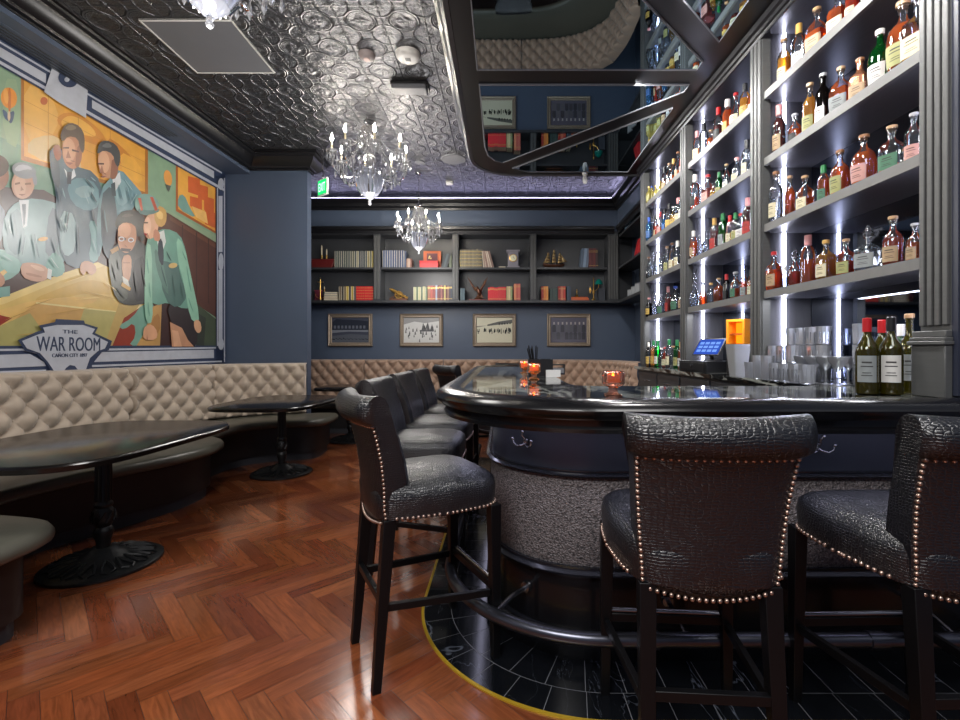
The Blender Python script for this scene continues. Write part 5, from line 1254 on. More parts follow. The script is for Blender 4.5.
def ex1(t): MB().lathe([(.001,-.052),(.025,-.050),(.028,-.044),(.001,-.044)], 16).build('sensor_cap', pbr('pinkish_sensor',(200,170,166),.5), t)
disc('smoke_detector', 'small dark-rimmed round smoke detector on the tin ceiling', 'smoke detector', 367, 54, [(.04,-.045),(.055,-.036),(.066,-.02),(.07,-.0005)], pbr('dim_detector',(150,140,140),.5), ex1)
def ex2(t):
    m = MB(); m.box(-.022,.022,-.02,.025,-.047,-.0445); m.build('grille', BLACKPL, t); MB().box(.045,.058,-.012,.0,-.040,-.036).build('indicator', GREYPL, t)
disc('ceiling_alarm', 'larger white round alarm with dark centre mark on the ceiling', 'alarm', 408, 54, [(.06,-.045),(.085,-.040),(.10,-.022),(.105,-.0005)], WHITEP, ex2)
X, Y = ceil_at(410, 84)
t = thing('emergency_light', 'dark rectangular emergency light fixture on the ceiling below the round alarms', 'light fixture', (X, Y, CEIL))
MB().box(-.17,.17,-.06,.10,-.03,-.0005).build('back_box', BLACKPL, t, bevel=.004); MB().box(-.16,.16,-.075,.06,-.075,-.031).build('housing', GREYPL, t, bevel=.012)
disc('ceiling_speaker', 'flat grey round speaker grille in the ceiling beyond the chandelier', 'speaker', 453.5, 159, [(.11,-.012),(.155,-.010),(.165,-.0005)], GREYPL)
disc('recessed_sensor', 'tiny pale round sensor beside the ceiling speaker', 'sensor', 420, 162, [(.04,-.02),(.06,-.012),(.065,-.0005)], GREYPL)
X, Y = ceil_at(449.5, 182)
t = thing('ceiling_sensor', 'tiny pale square sensor on the far ceiling', 'sensor', (X, Y, CEIL)); MB().box(-.05,.05,-.05,.05,-.03,-.0005).build('box', WHITEP, t, bevel=.004)
Yq = 5.60; X = (585-CX)*Yq/F
t = thing('dome_camera', 'small white camera dome hanging under the far edge of the canopy', 'camera', (X, Yq, 3.34))
MB().lathe([(.001,-.135),(.02,-.130),(.028,-.10),(.028,-.06),(.02,-.05),(.02,-.03),(.03,-.025),(.034,0)], 16).build('body', WHITEP, t, sharp=50)
# exit sign hanging in front of the partition end
Ys = 5.75; X = (323-CX)*Ys/F
t = thing('exit_sign', 'small lit green exit sign on the ceiling beside the chandelier', 'exit sign', (X, Ys, H+(350-179)*Ys/F), R(-38))
MB().box(-.10,.10,-.012,.012,-.20,.0).build('housing', WHITEP, t, bevel=.003)
MB().box(-.088,.088,-.0145,-.0125,-.185,-.015).build('face', emat('exit_green', (30,210,110), 1.5), t)
vs, fs = text_pts('EXIT', .14, .10, .001); m = MB(); m.add([(p.x, -.0155-p.z, p.y-.10) for p in vs], fs); m.build('lettering', emat('exit_letters', (190,255,215), 2.2), t, sharp=20)
MB().tube([(0,0,0),(0,0,CEIL-(H+(350-179)*Ys/F)-.001)], .006, 6).build('stem', CHROME, t)
# ================================================================ bookcase on the back wall
YS, KX = 7.40, 7.40/F                                 # front plane; metres per pixel there
def bx(x): return (x-CX)*KX
def bz(y): return H + (CY-y)*KX
ZM, ZL, ZTOP = bz(267.2), bz(300.2), bz(234.4)         # shelf tops and inner top
bk = thing('bookcase', 'long dark wall-mounted bookcase with two shelves across the back wall', 'bookcase', (bx(460), YS+.14, 2.0))
XL, XRr = -3.55, 1.79
MB().box(XL, XRr+.3, YB-.03, YB-.002, ZL-.04, 3.10).build('back_panel', DARKP, bk, world=True)
MB().box(XL, XRr+.3, YS+.01, YB-.03, ZM-.03, ZM).build('shelf', DARKP, bk, world=True)
MB().box(XL, XRr+.3, YS-.01, YB-.03, ZL-.04, ZL).build('bottom_shelf', DARKP, bk, world=True, bevel=.004)
MB().box(XL, XRr, YS, YB-.03, ZTOP, 3.10).build('header', DARKP, bk, world=True)
dvx = [(373.3,380.7),(452.3,458.7),(530.2,536.6)]
dvm = [(bx(a), bx(b)) for a, b in dvx] + [(bx(294), bx(301))]
for a, b in dvm:
    d = MB().box(a, b, YS, YB-.03, ZL, ZTOP).build('divider', DARKP, bk, world=True, bevel=.003)
    m = MB(); w = b-a
    for k in range(2): m.box(a+w*(.12+.42*k), a+w*(.46+.42*k), YS-.012, YS, ZL+.02, ZTOP-.02)
    m.build('fluting', GREYW, d, world=True, bevel=.003)
a, b = bx(608), bx(618.5); d = MB().box(a, b, YS, YB-.03, ZL, ZTOP).build('divider', DARKP, bk, world=True, bevel=.003)
m = MB()
for k in range(4): m.box(a+(b-a)*(.06+.24*k), a+(b-a)*(.22+.24*k), YS-.014, YS, ZL+.02, ZTOP-.02)
m.build('fluting', GREYW, d, world=True, bevel=.003)
MB().sweep([(0,3.06),(.02,3.06),(.03,3.10),(.055,3.12),(.06,3.16),(.03,3.175),(0,3.175)], [(XL,YS),(XRr-.065,YS)]).build('cornice', BLACKM, bk, world=True, sharp=25)
# bookcase on the right-hand wall, between back wall and bottle cabinet
b2 = thing('bookcase', 'dark side bookcase on the right wall between the back corner and the bottle shelves', 'bookcase', (1.95, 6.5, 2.0))
MB().box(2.12, 2.148, 5.53, YS, ZL-.04, 3.10).build('back_panel', DARKP, b2, world=True)
for nm, z, h in (('shelf', ZM, .03), ('bottom_shelf', ZL, .04), ('shelf', bz(234.4)-.02, .03)): MB().box(1.80, 2.12, 5.53, YS-.012, z-h, z).build(nm, DARKP, b2, world=True)
MB().box(1.80, 2.12, 5.53, 5.57, ZL, 3.10).build('side_panel', DARKP, b2, world=True); 
MB().sweep([(0,3.06),(.02,3.06),(.03,3.10),(.055,3.12),(.06,3.16),(.03,3.175),(0,3.175)], [(1.80,YS-.065),(1.80,5.53)]).build('cornice', BLACKM, b2, world=True, sharp=25)
# ---------------------------------------------------------------- books
PAGE = pbr('page_block', (206,196,172), .8)
BCOL = {}
def bcm(c):
    if c not in BCOL: BCOL[c] = pbr('cloth_%02x%02x%02x' % c, c, .5, var=.12, vscale=30)
    return BCOL[c]
GOLDT = pbr('gilt_tooling', (196,168,96), .4, metal=.6)
BK = {}
CN = {}
def book_mesh(w, h, d, c, gilt):
    key = (round(w, 3), round(h, 3), round(d, 2), c, gilt)
    if key in BK: return BK[key]
    m = MB(); m.m = 0                                 # spine towards -Y, boards either side, page block between
    m.box(-w/2, -w/2+.002, 0, d, 0, h); m.box(w/2-.002, w/2, 0, d, 0, h); m.box(-w/2, w/2, -.004, .001, 0, h)
    m.m = 1; m.box(-w/2+.002, w/2-.002, .001, d-.006, .004, h-.004)
    m.m = 2
    if gilt == 3: m.box(-w/2, -w/2+w*.16, -.0052, -.0035, .004, h-.004)
    if gilt in (1, 2):
        for z in ((.10,.80,.86) if gilt == 1 else (.12,.3,.5,.7,.88)): m.box(-w/2+.001, w/2-.001, -.0052, -.0035, h*z, h*z+.005)
    o = m.build('book', [bcm(c), PAGE, GOLDT if gilt != 3 else bcm((214,206,186))], None, origin=(0,0,0)); me = o.data; bpy.data.objects.remove(o); BK[key] = me; return me
def books(x0, x1, ytop, cols, cname, where, zbase, lean=0.0, gilt=1, group=None, jitter=.012, dy=0.0, plane=None):
    n = len(cols); A, B = bx(x0), bx(x1); w = (B-A)/n; h0 = bz(ytop)-zbase
    for i, c in enumerate(cols):
        h = h0*(1+random.uniform(-jitter, jitter)); wd = w*.94
        me = book_mesh(round(wd, 3), round(h, 2), .17, c, gilt)
        o = bpy.data.objects.new('book', me); COL.objects.link(o)
        ln = lean if not isinstance(lean, (list, tuple)) else lean[i]
        X = A + w*(i+.5); zz = zbase + .0005 + (abs(math.sin(ln))*wd/2 if ln else 0)
        o.location = (X, YS+.035+dy+random.uniform(0,.008), zz); o.rotation_euler = (0, ln, 0)
        nm = cname if isinstance(cname, str) else cname[i]
        pos = 'single' if n == 1 else 'leftmost' if i == 0 else 'rightmost' if i == n-1 else ORD[i]
        tag(o, f"{nm} book, {pos} of set {where}", 'book', group or f"books {where}")
G1 = (74,84,84); G2 = (60,74,72)
books(334,373,250.6,[G1,G2,(84,92,90),G1,(66,80,76),G2,G1,(88,92,86),(96,98,84),G1,(150,146,120),(46,58,70),(52,64,78),(40,58,70),G1,(140,130,90),(100,100,80),(176,160,84)], 'grey-green hardback', 'on upper shelf, leftmost bay', ZM, gilt=3)
books(338,355,286,[(110,96,76),(64,58,52),(112,98,70),(186,160,66),(60,60,64),(170,146,60),(96,84,84)], ['brown','dark brown','tan','yellow','charcoal','mustard','mauve'], 'left of the red set in the leftmost bay', ZL, gilt=3)
books(355.4,372.6,286,[(196,34,36)]*8, 'bright red', 'on lower shelf, leftmost bay', ZL, gilt=2)
books(382,405.5,250,[(76,92,122),(84,98,126),(70,86,116),(80,96,128),(66,80,108),(76,92,120),(58,70,96),(64,78,104),(70,84,112),(60,74,100)], 'slate-blue', 'on upper shelf behind far chandelier', ZM, gilt=3)
books(406,411,258,[(160,130,116),(186,166,150),(140,100,90)], 'short beige', 'beside the slate-blue set', ZM, gilt=0)
books(440.5,447,253,[(46,50,56),(70,84,90),(40,44,50)], 'thin dark', 'right of the orange plaque', ZM, lean=.28, gilt=0, jitter=.0)
books(448.5,451.5,254.5,[(86,94,76)], 'grey-green', 'at the right end of the chandelier bay', ZM, gilt=0)
books(413,427,286.5,[(176,176,136),(92,110,84),(180,176,134),(90,106,84),(172,170,130),(96,112,88)], ['cream','green','cream','green','cream','green'], 'right of the brass cannon', ZL, gilt=3)
books(427.2,435,285.5,[(150,96,76),(170,80,70),(140,60,56)], 'dusty red', 'next to the cream and green set', ZL, gilt=1)
books(435.2,452,285,[(150,160,180),(104,44,48),(96,40,46),(140,80,76),(92,38,44),(176,160,100),(86,40,44),(130,96,80),(66,56,66),(52,60,74)], ['pale blue','maroon','maroon','rose brown','maroon','khaki','maroon','brown','plum','navy'], 'at right end of lower chandelier bay', ZL, gilt=1)
books(459.5,482,249,[(110,104,86),(104,98,80),(114,108,90),(100,94,78),(108,102,86),(98,92,76),(112,106,88),(104,98,82),(108,102,84),(100,94,78),(90,84,70)], 'khaki-grey hardback', 'on upper shelf left of clock', ZM, gilt=2)
books(483,494,250.5,[(150,130,118),(136,110,100),(160,140,128),(120,96,88)], 'patterned brown', 'leaning towards the clock', ZM, lean=[-.08,-.14,-.2,-.26], gilt=3, jitter=.0)
books(460,464.5,288,[(74,96,104),(60,80,92),(74,98,108)], 'teal', 'left of the eagle statue', ZL, gilt=0)
books(487.8,506,287,[(206,44,54)]*5+[(200,50,58)]*4, 'crimson', 'right of the eagle statue', ZL, gilt=1)
books(506.5,512.5,286,[(188,170,130),(206,190,150),(140,150,110)], 'beige', 'next to the crimson set', ZL, gilt=1)
books(514,520.5,283.5,[(206,130,100),(180,90,80),(190,100,90)], 'salmon', 'at the right end of the eagle bay', ZL, gilt=1)
books(580.5,588.5,248,[(84,100,120),(130,150,176),(96,110,130)], 'pale blue', 'leaning beside dark reds in ship bay', ZM, lean=.10, gilt=0, jitter=.0)
books(589,598.5,248,[(92,40,42),(86,36,40),(98,44,44),(60,40,42)], 'dark red', 'on the upper shelf of the ship bay', ZM, gilt=1)
books(541.5,548.5,286,[(150,50,44),(206,120,60),(214,140,70)], ['red','orange','orange'], 'at the left end below the ship', ZL, gilt=1)
books(550,558,288,[(52,68,64),(46,62,60),(56,72,68),(48,64,62)], 'dark green', 'between orange and red books below ship', ZL, gilt=0)
books(558.5,566,286,[(150,44,40),(196,110,90),(176,56,50)], ['red','rose','red'], 'mid-shelf below the ship', ZL, gilt=1)
books(567,571.5,286,[(62,76,92),(48,60,76)], 'slate', 'next to the sextant box', ZL, gilt=0)
def flat_book(X, Y, z, w, d, h, c, label, group=None, rz=0):
    m = MB(); m.m = 0; m.box(-w/2,w/2,-d/2,d/2,0,.003); m.box(-w/2,w/2,-d/2,d/2,h-.003,h); m.box(-w/2,-w/2+.004,-d/2,d/2,.003,h-.003); m.m = 1; m.box(-w/2+.004,w/2-.004,-d/2+.004,d/2-.004,.003,h-.003)
    o = m.build('book', [bcm(c), PAGE], None, origin=(0,0,0)); o.location = (X, Y, z); o.rotation_euler.z = rz; tag(o, label, 'book', group)
zz = ZL + .0005
for i, (c, w) in enumerate([((80,62,60),.23),((150,120,104),.22),((70,70,80),.22),((90,98,112),.21),((60,66,80),.20)]):
    flat_book(bx(329.5), YS+.14, zz, w, .17, .027, c, f"{['brown','tan','grey','pale slate','dark slate'][i]} book lying flat, {['lowest','second','third','fourth','topmost'][i]} of the stack in the leftmost bay", 'flat stack of books'); zz += .0275
flat_book(bx(502), YS+.13, ZM+.0005, .11, .15, .022, (150,146,136), 'pale thin book lying flat between the leaning books and the clock')
# right wall books
for i, c in enumerate([(176,36,44),(186,44,50),(170,34,40),(180,40,46)]):
    me = book_mesh(.05, .27, .17, c, 0); o = bpy.data.objects.new('book', me); COL.objects.link(o)
    o.location = (1.86, 6.56+.058*i, ZM+.0085); o.rotation_euler = (0, 0, -PI/2); o.rotation_euler = (R(-12), 0, -PI/2)
    tag(o, f"red leaning book on the right-wall bookcase, {['nearest','second','third','farthest'][i]} of four", 'book', 'red books on the right wall')
for i in range(3):
    t = thing('photo_frame', f"small grey standing frame on the right-wall bookcase, {['nearest','middle','farthest'][i]} of three", 'picture frame', (1.90, 6.7+.2*i, ZL+.001), R(-70), 'standing frames')
    MB().box(-.06,.06,-.006,.006,0,.17-.02*i).build('frame', GREYPL, t); MB().box(-.048,.048,-.009,-.0065,.012,.158-.02*i).build('picture', pbr('faded_print',(150,154,158),.6,var=.3,vscale=30), t)
t = thing('globe_box', 'pale blue box on the upper right-wall shelf', 'box', (1.93, 6.95, ZTOP-.0195), R(10)); MB().box(-.1,.1,-.13,.13,0,.19).build('body', pbr('pale_blue_board',(120,150,176),.5), t, bevel=.004); MB().box(-.105,.105,-.135,.135,.19,.215).build('lid', pbr('pale_blue_lid',(140,168,190),.5), t, bevel=.003)
# ---------------------------------------------------------------- ornaments
RW = pbr('dark_red_mahogany', (92,26,26), .35, var=.2); BRZ = pbr('dark_bronze', (96,62,46), .38, metal=.55, var=.25); ORW = pbr('orange_wood', (196,92,42), .4, var=.15)
t = thing('keepsake_chest', 'dark red wooden chest on the upper shelf at the far left', 'chest', (bx(321), YS+.13, ZM+.0005))
MB().prism([(-.17,0),(.15,0),(.19,.13),(-.17,.13)], -.08, .08, Matrix.Rotation(PI/2,4,'X')).build('body', RW, t, bevel=.004); MB().box(-.17,.192,-.085,.085,.131,.14).build('lid', RW, t)
for i, (x, h) in enumerate(((318.6,.22),(323.6,.16))):
    t2 = thing('candlestick', ['taller', 'shorter'][i] + ' ivory candle standing on the dark red chest', 'candle', (bx(x), YS+.13, ZM+.141), 0, 'candles on the chest')
    MB().lathe([(.022,0),(.022,.008),(.010,.02),(.012,.06),(.008,.075)], 12).build('holder', BRASS, t2); MB().lathe([(.009,.076),(.010,h*.8),(.006,h),(.001,h+.012)], 10).build('candle', IVORY, t2)
# anchor ornament
t = thing('anchor_ornament', 'brass anchor ornament on the lower shelf at the far left', 'ornament', (bx(317.5), YS+.12, ZL+.0005))
MB().tube([(0,0,.02),(0,0,.34)], .007, 8).build('shank', BRASS, t); MB().tube([(0,0,.355+.018), (.018,0,.355), (0,0,.34), (-.018,0,.355)], .004, 6, closed=True).build('ring', BRASS, t)
MB().tube([(.06*math.sin(a)*1.3, 0, .10-.06*math.cos(a)) for a in [R(d) for d in range(-100,101,20)]], .006, 7).build('arms', BRASS, t); MB().tube([(-.05,0,.30),(.05,0,.30)], .005, 6).build('stock', BRASS, t); MB().lathe([(.05,0),(.05,.012),(.012,.02)], 20).build('foot', BRZ, t)
t = thing('small_bust', 'small plum cushion-shaped box behind the brass anchor', 'box', (bx(313.5), YS+.2, ZL+.0005)); MB().box(-.05,.05,-.04,.04,0,.16).build('body', pbr('plum_board',(110,40,60),.5), t, bevel=.01); MB().box(-.055,.055,-.045,.045,.161,.18).build('lid', pbr('plum_lid',(130,50,72),.5), t, bevel=.004)
t = thing('small_candle', 'tiny brass candle stand beside the flat stack of books', 'candle', (bx(323.5), YS+.04, ZL+.138)); MB().lathe([(.014,0),(.014,.004),(.004,.012),(.004,.04),(.01,.045)], 10).build('holder', BRASS, t); MB().lathe([(.006,.045),(.006,.075),(.001,.08)], 8).build('candle', IVORY, t)
# red box and orange plaque
t = thing('gift_box', 'bright red box in front of the orange plaque behind the chandelier', 'box', (bx(428.5), YS+.09, ZM+.0005))
MB().box(-.145,.145,-.06,.06,0,.085).build('body', pbr('bright_red_box',(190,34,40),.4), t, bevel=.003); MB().box(-.148,.148,-.063,.063,.086,.108).build('lid', pbr('bright_red_lid',(206,40,46),.4), t, bevel=.003)
t = thing('framed_plaque', 'orange framed plaque with a maroon centre standing behind the red box', 'plaque', (bx(430.5), YS+.19, ZM+.0005))
MB().box(-.14,.14,-.012,.012,0,.29).build('frame', ORW, t, bevel=.003); MB().box(-.085,.085,-.016,-.0125,.13,.25).build('panel', pbr('maroon_panel',(84,16,34),.4), t)
m = MB()
for q in ((-.04,.20),(-.02,.17),(-.05,.175)): m.sphere((q[0],-.018,q[1]), .014, 8, 5, (1,.3,1))
m.build('emblem', pbr('cream_emblem',(226,206,140),.4), t)
# cannon
t = thing('cannon_model', 'small brass cannon model on a dark wooden base', 'ornament', (bx(397.5), YS+.10, ZL+.0005))
MB().box(-.14,.14,-.05,.05,0,.035).build('base', BRZ, t, bevel=.004)
M = Matrix.Translation((0,0,.105)) @ Matrix.Rotation(R(-62),4,'Y')
MB().lathe([(.004,-.17),(.012,-.16),(.010,-.15),(.022,-.14),(.026,-.10),(.022,.0),(.018,.12),(.022,.14),(.022,.155),(.008,.156)], 16, M=Matrix.Translation((0,0,.115)) @ Matrix.Rotation(R(118),4,'Y')).build('barrel', BRASS, t)
for s in (-1, 1):
    m = MB(); m.tube([(.0+.055*math.cos(a), s*.032, .092+.055*math.sin(a)) for a in [2*PI*k/18 for k in range(18)]], .007, 6, closed=True)
    for k in range(6): a = 2*PI*k/6; m.tube([(0,s*.032,.092),(.052*math.cos(a),s*.032,.092+.052*math.sin(a))], .004, 5)
    m.build('wheel', BRASS, t)
MB().bar((-.02,0,.10),(-.13,0,.04),.02).build('trail', BRZ, t)
# clock
t = thing('mantel_clock', 'grey mantel clock with a pale round dial on the upper shelf', 'clock', (bx(513.3), YS+.12, ZM+.0005))
CG = pbr('pewter_stone', (128,124,134), .45, var=.15)
MB().box(-.10,.10,-.06,.06,0,.03).build('plinth', CG, t, bevel=.004); MB().box(-.082,.082,-.05,.05,.031,.25).build('case', CG, t, bevel=.004); MB().box(-.105,.105,-.065,.065,.251,.285).build('cap', CG, t, bevel=.006)
Mx = Matrix.Rotation(PI/2,4,'X')
MB().lathe([(.001,0),(.062,.0),(.062,.008),(.052,.012),(.001,.010)], 28, (0,-.05,.155), Mx).build('bezel', BRASS, t); MB().lathe([(.001,.011),(.050,.012),(.050,.014),(.001,.014)], 28, (0,-.05,.155), Mx).build('dial', pbr('cream_dial',(226,222,190),.5), t)
MB().bar((0,-.066,.155),(0,-.066,.19),.004).bar((0,-.066,.155),(.026,-.066,.148),.004).build('hands', BLACKPL, t)
# eagle statue
t = thing('eagle_statue', 'dark bronze eagle statue with raised wings on a stepped base', 'statue', (bx(478), YS+.12, ZL+.0005))
MB().box(-.15,.13,-.06,.06,0,.022).build('base', RW, t, bevel=.003); MB().lathe([(.085,.0225),(.06,.04),(.03,.07),(.02,.10)], 14, sy=.6).build('perch', BRZ, t)
m = MB(); m.tube([(.03,0,.08),(.015,0,.13),(0,-.005,.175),(-.012,-.01,.20)], [.018,.034,.028,.014], 12); m.sphere((-.018,-.014,.212), .017, 10, 8); m.build('body', BRZ, t, sharp=80)
MB().lathe([(.001,.0),(.006,.004),(.001,.024)][::-1], 8, (-.032,-.018,.205), Matrix.Rotation(R(-120),4,'Y')).build('beak', BRASS, t)
def wing(s, tips):
    m = MB(); root = Vector((s*.01, 0, .15))
    for k, (x, z) in enumerate(tips):
        p = Vector((x, .012*k*.3, z)); mid = root.lerp(p, .55) + Vector((s*.012, 0, -.012)); m.tube([root, mid, p], [.014-.0008*k, .016, .003], 6)
    m.build('wing', BRZ, t, sharp=80)
wing(-1, [(-.165,.375),(-.145,.345),(-.125,.315),(-.105,.285),(-.085,.25),(-.065,.22)]); wing(1, [(.145,.375),(.115,.35),(.095,.32),(.08,.29),(.065,.25),(.055,.21)])
MB().prism([(.02,.0),(.05,.0),(.085,-.05),(.02,-.04)], -.012, .012, Matrix.Translation((0,0,.10)) @ Matrix.Rotation(PI/2,4,'X')).build('tail', BRZ, t)
# tall ship
t = thing('model_ship', 'brass and dark wood model sailing ship with three masts', 'model ship', (bx(555), YS+.13, ZM+.0005))
MB().box(-.12,.12,-.03,.03,0,.012).build('stand', BRZ, t)
hull = []
for x, w, zt in ((-.17,.006,.085),(-.13,.03,.07),(-.05,.042,.058),(.05,.042,.058),(.12,.032,.066),(.16,.014,.082)):
    hull.append([(x,-w,zt),(x,-w*.8,zt-.025),(x,-.002,.016 if abs(x)<.15 else .04),(x,.002,.016 if abs(x)<.15 else .04),(x,w*.8,zt-.025),(x,w,zt)])
MB().loft(hull).build('hull', BRZ, t)
SA = pbr('gilded_sail', (196,168,118), .45, metal=.3, var=.2)
for i, x in enumerate((-.095, .0, .09)):
    hh = (.27, .315, .26)[i]; mst = MB().tube([(x,0,.055),(x,0,hh)], .004, 6).build('mast', BRZ, t)
    for j in range(4):
        z0 = .085+j*(hh-.10)/4; z1 = z0+(hh-.10)/4*.86; w0 = .050-.008*j; w1 = w0*.82
        def sl(u, v, x=x, z0=z0, z1=z1, w0=w0, w1=w1): w = w0+(w1-w0)*v; return (x+(u-.5)*2*w*.75, -.012-.022*math.sin(PI*v)*math.sin(PI*u)-(.5-u)*.02, z0+(z1-z0)*v)
        m = MB().grid(sl, 5, 4); sm = m.build('sail', SA, mst); sm.modifiers.new('solid', 'SOLIDIFY').thickness = .003
m = MB(); m.tube([(.15,0,.085),(.215,0,.125)], .004, 6); m.build('bowsprit', BRZ, t)
m = MB(); m.add([(.20,0,.115),(.10,0,.23),(.13,.002,.10)], [(0,1,2)]); o = m.build('jib_sail', SA, t); o.modifiers.new('solid', 'SOLIDIFY').thickness = .003
m = MB(); m.add([(-.17,0,.09),(-.10,0,.23),(-.11,.002,.10)], [(0,1,2)]); o = m.build('spanker_sail', SA, t); o.modifiers.new('solid', 'SOLIDIFY').thickness = .003
# sextant box, brass lamp with green shade, dark crate
t = thing('sextant_box', 'shallow orange wooden box with a lid on the shelf below the ship', 'box', (bx(580), YS+.11, ZL+.0005)); MB().box(-.145,.145,-.07,.07,0,.04).build('body', ORW, t, bevel=.003); MB().box(-.13,.13,-.06,.06,.041,.056).build('lid', ORW, t, bevel=.003)
t = thing('brass_bell', 'small brass handled ornament standing on the orange box', 'ornament', (bx(578), YS+.11, ZL+.0575)); MB().lathe([(.035,0),(.034,.006),(.018,.03),(.014,.04)], 16).build('dome', BRASS, t); MB().lathe([(.006,.041),(.009,.07),(.012,.09),(.006,.12),(.001,.135)], 10).build('handle', BRASS, t)
t = thing('bankers_lamp', 'brass lamp with a green glass shade on the lower shelf', 'lamp', (bx(595), YS+.11, ZL+.0005))
MB().lathe([(.045,0),(.045,.01),(.02,.03),(.012,.045)], 20).build('base', BRASS, t); MB().lathe([(.007,.045),(.007,.34),(.012,.35),(.003,.375)], 10).build('pole', BRASS, t); MB().lathe([(.007,.10),(.02,.125),(.02,.145),(.007,.17)], 12).build('knop', BRASS, t)
MB().tube([(0,0,.15),(.04,0,.17),(.075,0,.21),(.08,0,.255)], .005, 7).build('arm', BRASS, t); MB().tube([(0,0,.15),(-.035,0,.16),(-.05,0,.165)], .005, 7).build('rear_arm', BRASS, t); MB().lathe([(.006,.12),(.012,.16),(.012,.20),(.003,.225)], 10, (-.055,0,0)).build('candle_arm_socket', BRASS, t)
MB().lathe([(.07,.255),(.055,.30),(.03,.335),(.012,.345),(.010,.343),(.05,.297),(.066,.257)], 20, (.08,0,0)).build('lamp_shade', pbr('green_glass_shade',(14,110,100),.2,coat=.5), t)
t = thing('storage_crate', 'dark crate at the right end of the lower shelf beside the lamp', 'crate', (bx(604), YS+.2, ZL+.0005)); MB().box(-.055,.05,-.06,.06,0,.19).build('body', pbr('dark_crate',(52,56,66),.6), t, bevel=.003); MB().box(-.058,.053,-.063,.063,.191,.205).build('lid', pbr('dark_crate_lid',(64,68,78),.6), t)
# ================================================================ framed pictures on the back wall
KW = (YB-.02)/F
def px(x): return (x-CX)*KW
def pz(y): return H + (CY-y)*KW
PFM = pbr('carved_pewter_frame', (150,136,120), .4, metal=.45, var=.3, vscale=60, bump=.6, bscale=90)
def picture(x0, x1, kind, label):
    X0, X1, Z0, Z1 = px(x0), px(x1), pz(346.3), pz(313.8); t = thing('framed_picture', label, 'picture', ((X0+X1)/2, YB-.02, Z0), 0, 'framed pictures on the back wall')
    w, h = X1-X0, Z1-Z0; b = .062; f = MB()
    pr = [(0,0),(b,0),(b,-.012),(b*.8,-.022),(b*.5,-.018),(b*.2,-.03),(0,-.02)]
    def ringf(o, d): return [(-w/2+o, -d, o), (w/2-o, -d, o), (w/2-o, -d, h-o), (-w/2+o, -d, h-o)]
    rings = [ringf(o, -d) for o, d in pr]; rings.append(rings[0])
    f.loft([[(p[0], p[1], p[2]) for p in r] for r in rings], False, False); f.build('frame', PFM, t, sharp=20)
    W, Hh = w-2*b, h-2*b; m = MB(); base = {'dark': (66,70,84), 'light': (206,206,204), 'cream': (206,202,178), 'group': (92,90,104)}[kind]
    m.cur = lin(base); m.add([(-W/2,-.004,b),(W/2,-.004,b),(W/2,-.004,b+Hh),(-W/2,-.004,b+Hh)], [(0,1,2,3)])
    lay = [0]
    def q(c, pts):
        lay[0] += 1; m.cur = lin(c); m.add([(-W/2+u*W, -.004-.00012*lay[0], b+v*Hh) for u, v in pts], [list(range(len(pts)))])
    rnd = random.Random(kind)
    if kind == 'dark':
        q((44,48,60), [(.0,.5),(1,.5),(1,.85),(.7,.9),(.3,.92),(.12,.95),(0,.8)]); q((120,124,134), [(0,.38),(.45,.44),(1,.42),(1,.5),(.45,.5),(0,.5)])
        for k in range(9): q((96,100,112), [(.05+.1*k,.56),(.11+.1*k,.56),(.11+.1*k,.68),(.05+.1*k,.68)])
        q((86,90,100), [(0,.0),(1,.0),(1,.3),(.5,.34),(0,.26)])
        for k in range(10): q((50,54,62), [(.1*k,.1+.1*rnd.random()),(.1*k+.08,.1),(.1*k+.08,.14),(.1*k,.16)])
    elif kind == 'light':
        q((150,150,150), [(0,.72),(.3,.84),(.6,.78),(1,.86),(1,1),(0,1)]); q((90,90,92), [(.45,.5),(.5,.5),(.55,.8),(.6,.55),(.68,.82),(.74,.5),(.8,.74),(.85,.5),(.85,.44),(.45,.44)])
        for k in range(34): u, v = rnd.random()*.94, rnd.random()*.6; s = .02+.03*rnd.random(); q((70+int(60*rnd.random()),)*3, [(u,v),(u+s,v),(u+s*.7,v+s*3),(u+.2*s,v+s*2.4)])
    elif kind == 'cream':
        q((96,96,90), [(.3,.66),(1,.78),(1,.92),(.62,.84),(.3,.72)]); q((130,128,116), [(0,.6),(.3,.68),(.0,.66)])
        for k in range(5): q((60,60,56), [(.62+.075*k,.70+.02*k*.5),(.66+.075*k,.70+.02*k*.5),(.66+.075*k,.80),(.62+.075*k,.79)])
        for k in range(44): u = .02+.94*rnd.random(); v = .34+.14*rnd.random(); q((44,46,42), [(u,v),(u+.022,v),(u+.02,v+.12),(u+.004,v+.12)])
    else:
        for k in range(16):
            u = .04+.118*(k % 8); v = .12 if k < 8 else .42; g = 44+int(60*rnd.random())
            q((g,g,g+8), [(u,v),(u+.1,v),(u+.1,v+.25),(u+.05,v+.32),(u,v+.25)]); q((170,164,164), [(u+.03,v+.30),(u+.07,v+.30),(u+.07,v+.40),(u+.03,v+.40)])
    m.build('print', PAINT2, t, sharp=10)
    return t
PAINT2 = vcol('photo_print', .25, .3, .04, 40)
picture(328.3, 372.6, 'dark', 'dark framed photograph of a long building, leftmost on the back wall')
picture(400, 443, 'light', 'framed photograph of a pale crowded street, second from the left')
picture(472.8, 516, 'cream', 'framed cream photograph of a line of people before a building, third from the left')
picture(547, 590.4, 'group', 'framed dark group photograph, rightmost on the back wall')
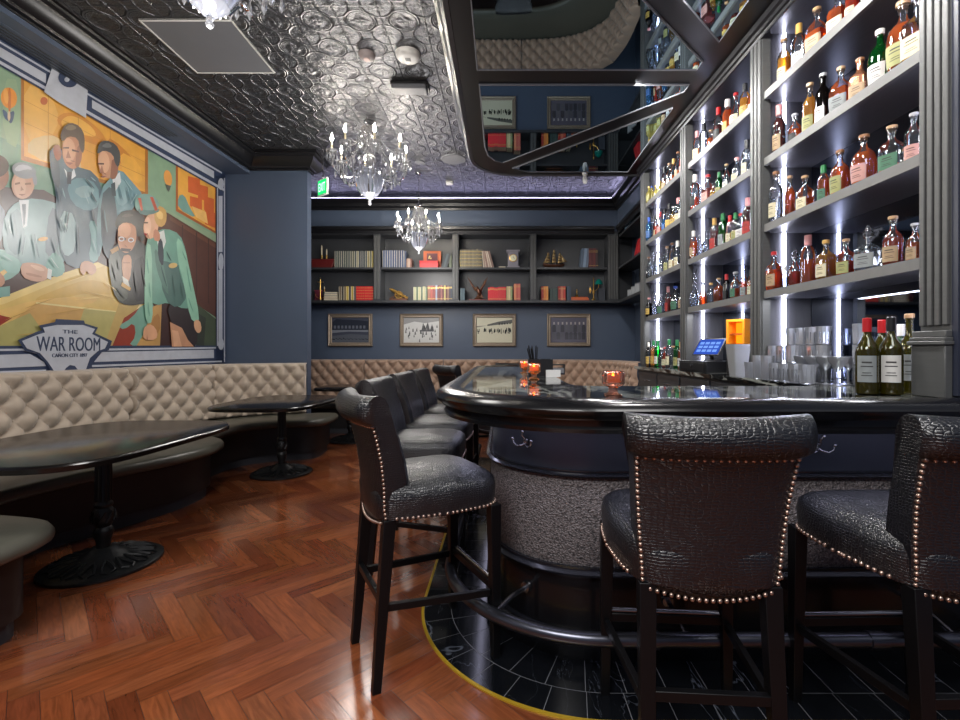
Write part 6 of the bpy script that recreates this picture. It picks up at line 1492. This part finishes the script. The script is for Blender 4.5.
# ================================================================ camera, lights, view
cam = bpy.data.cameras.new('camera'); co = bpy.data.objects.new('camera', cam); COL.objects.link(co)
co.location = (0, 0, H); co.rotation_euler = (PI/2, 0, 0); cam.lens = F/960*36; cam.sensor_width = 36; cam.sensor_fit = 'HORIZONTAL'
cam.shift_x = (480-CX)/960; cam.shift_y = (CY-360)/960; cam.clip_start = .02
SC.camera = co
def light(kind, name, loc, e, col=(1,1,1), size=.5, size_y=None, rot=(0,0,0), rad=.1):
    l = bpy.data.lights.new(name, kind); l.energy = e; l.color = col
    if kind == 'AREA':
        l.size = size
        if size_y: l.shape = 'RECTANGLE'; l.size_y = size_y
    else: l.shadow_soft_size = rad
    o = bpy.data.objects.new(name, l); o.location = loc; o.rotation_euler = rot; COL.objects.link(o); return o
for (x, y, z, e) in CHL: light('POINT', 'chandelier_glow', (x, y, z), e, (1, .965, .92), rad=.28)
light('AREA', 'near_room_fill', (-1.2, -1.2, 3.6), 190, (1, .97, .95), 2.2, 1.6)  # unseen fill behind the camera, added to brighten the near room
light('AREA', 'bar_side_fill', (1.0, -.6, 3.6), 45, (1, .98, .97), 1.2, 1.2)  # smaller added fill behind the camera, on the bar side
for yy in (1.6, 2.7, 3.8, 4.9):
    light('AREA', 'bottle_fill', (1.0, yy, 3.30), 32, (1, .97, .94), .25, .25, rot=(0, R(-38), 0))  # added fill lamps without fixtures, aimed to brighten the bottle fronts
for (ya, yb) in BAYS:
    light('AREA', 'glassware_fill', (FX((ya+yb)/2)+.06, (ya+yb)/2, 1.575), 5, (.93, .94, 1), .04, (yb-ya)*.9)  # fill added below the lowest shelf to brighten the glasses
w = bpy.data.worlds.new('world'); SC.world = w; w.use_nodes = True
w.node_tree.nodes['Background'].inputs[0].default_value = (.5, .55, .7, 1); w.node_tree.nodes['Background'].inputs[1].default_value = .02
SC.view_settings.view_transform = 'Standard'; SC.view_settings.look = 'None'; SC.view_settings.gamma = 1
SC.view_settings.exposure = 0.12; SC.view_settings.use_curve_mapping = False
SC.cycles.use_denoising = True
SC.cycles.transparent_max_bounces = 24; SC.cycles.max_bounces = 10; SC.cycles.glossy_bounces = 6; SC.cycles.sample_clamp_indirect = 6
SC.cycles.caustics_reflective = False; SC.cycles.caustics_refractive = False
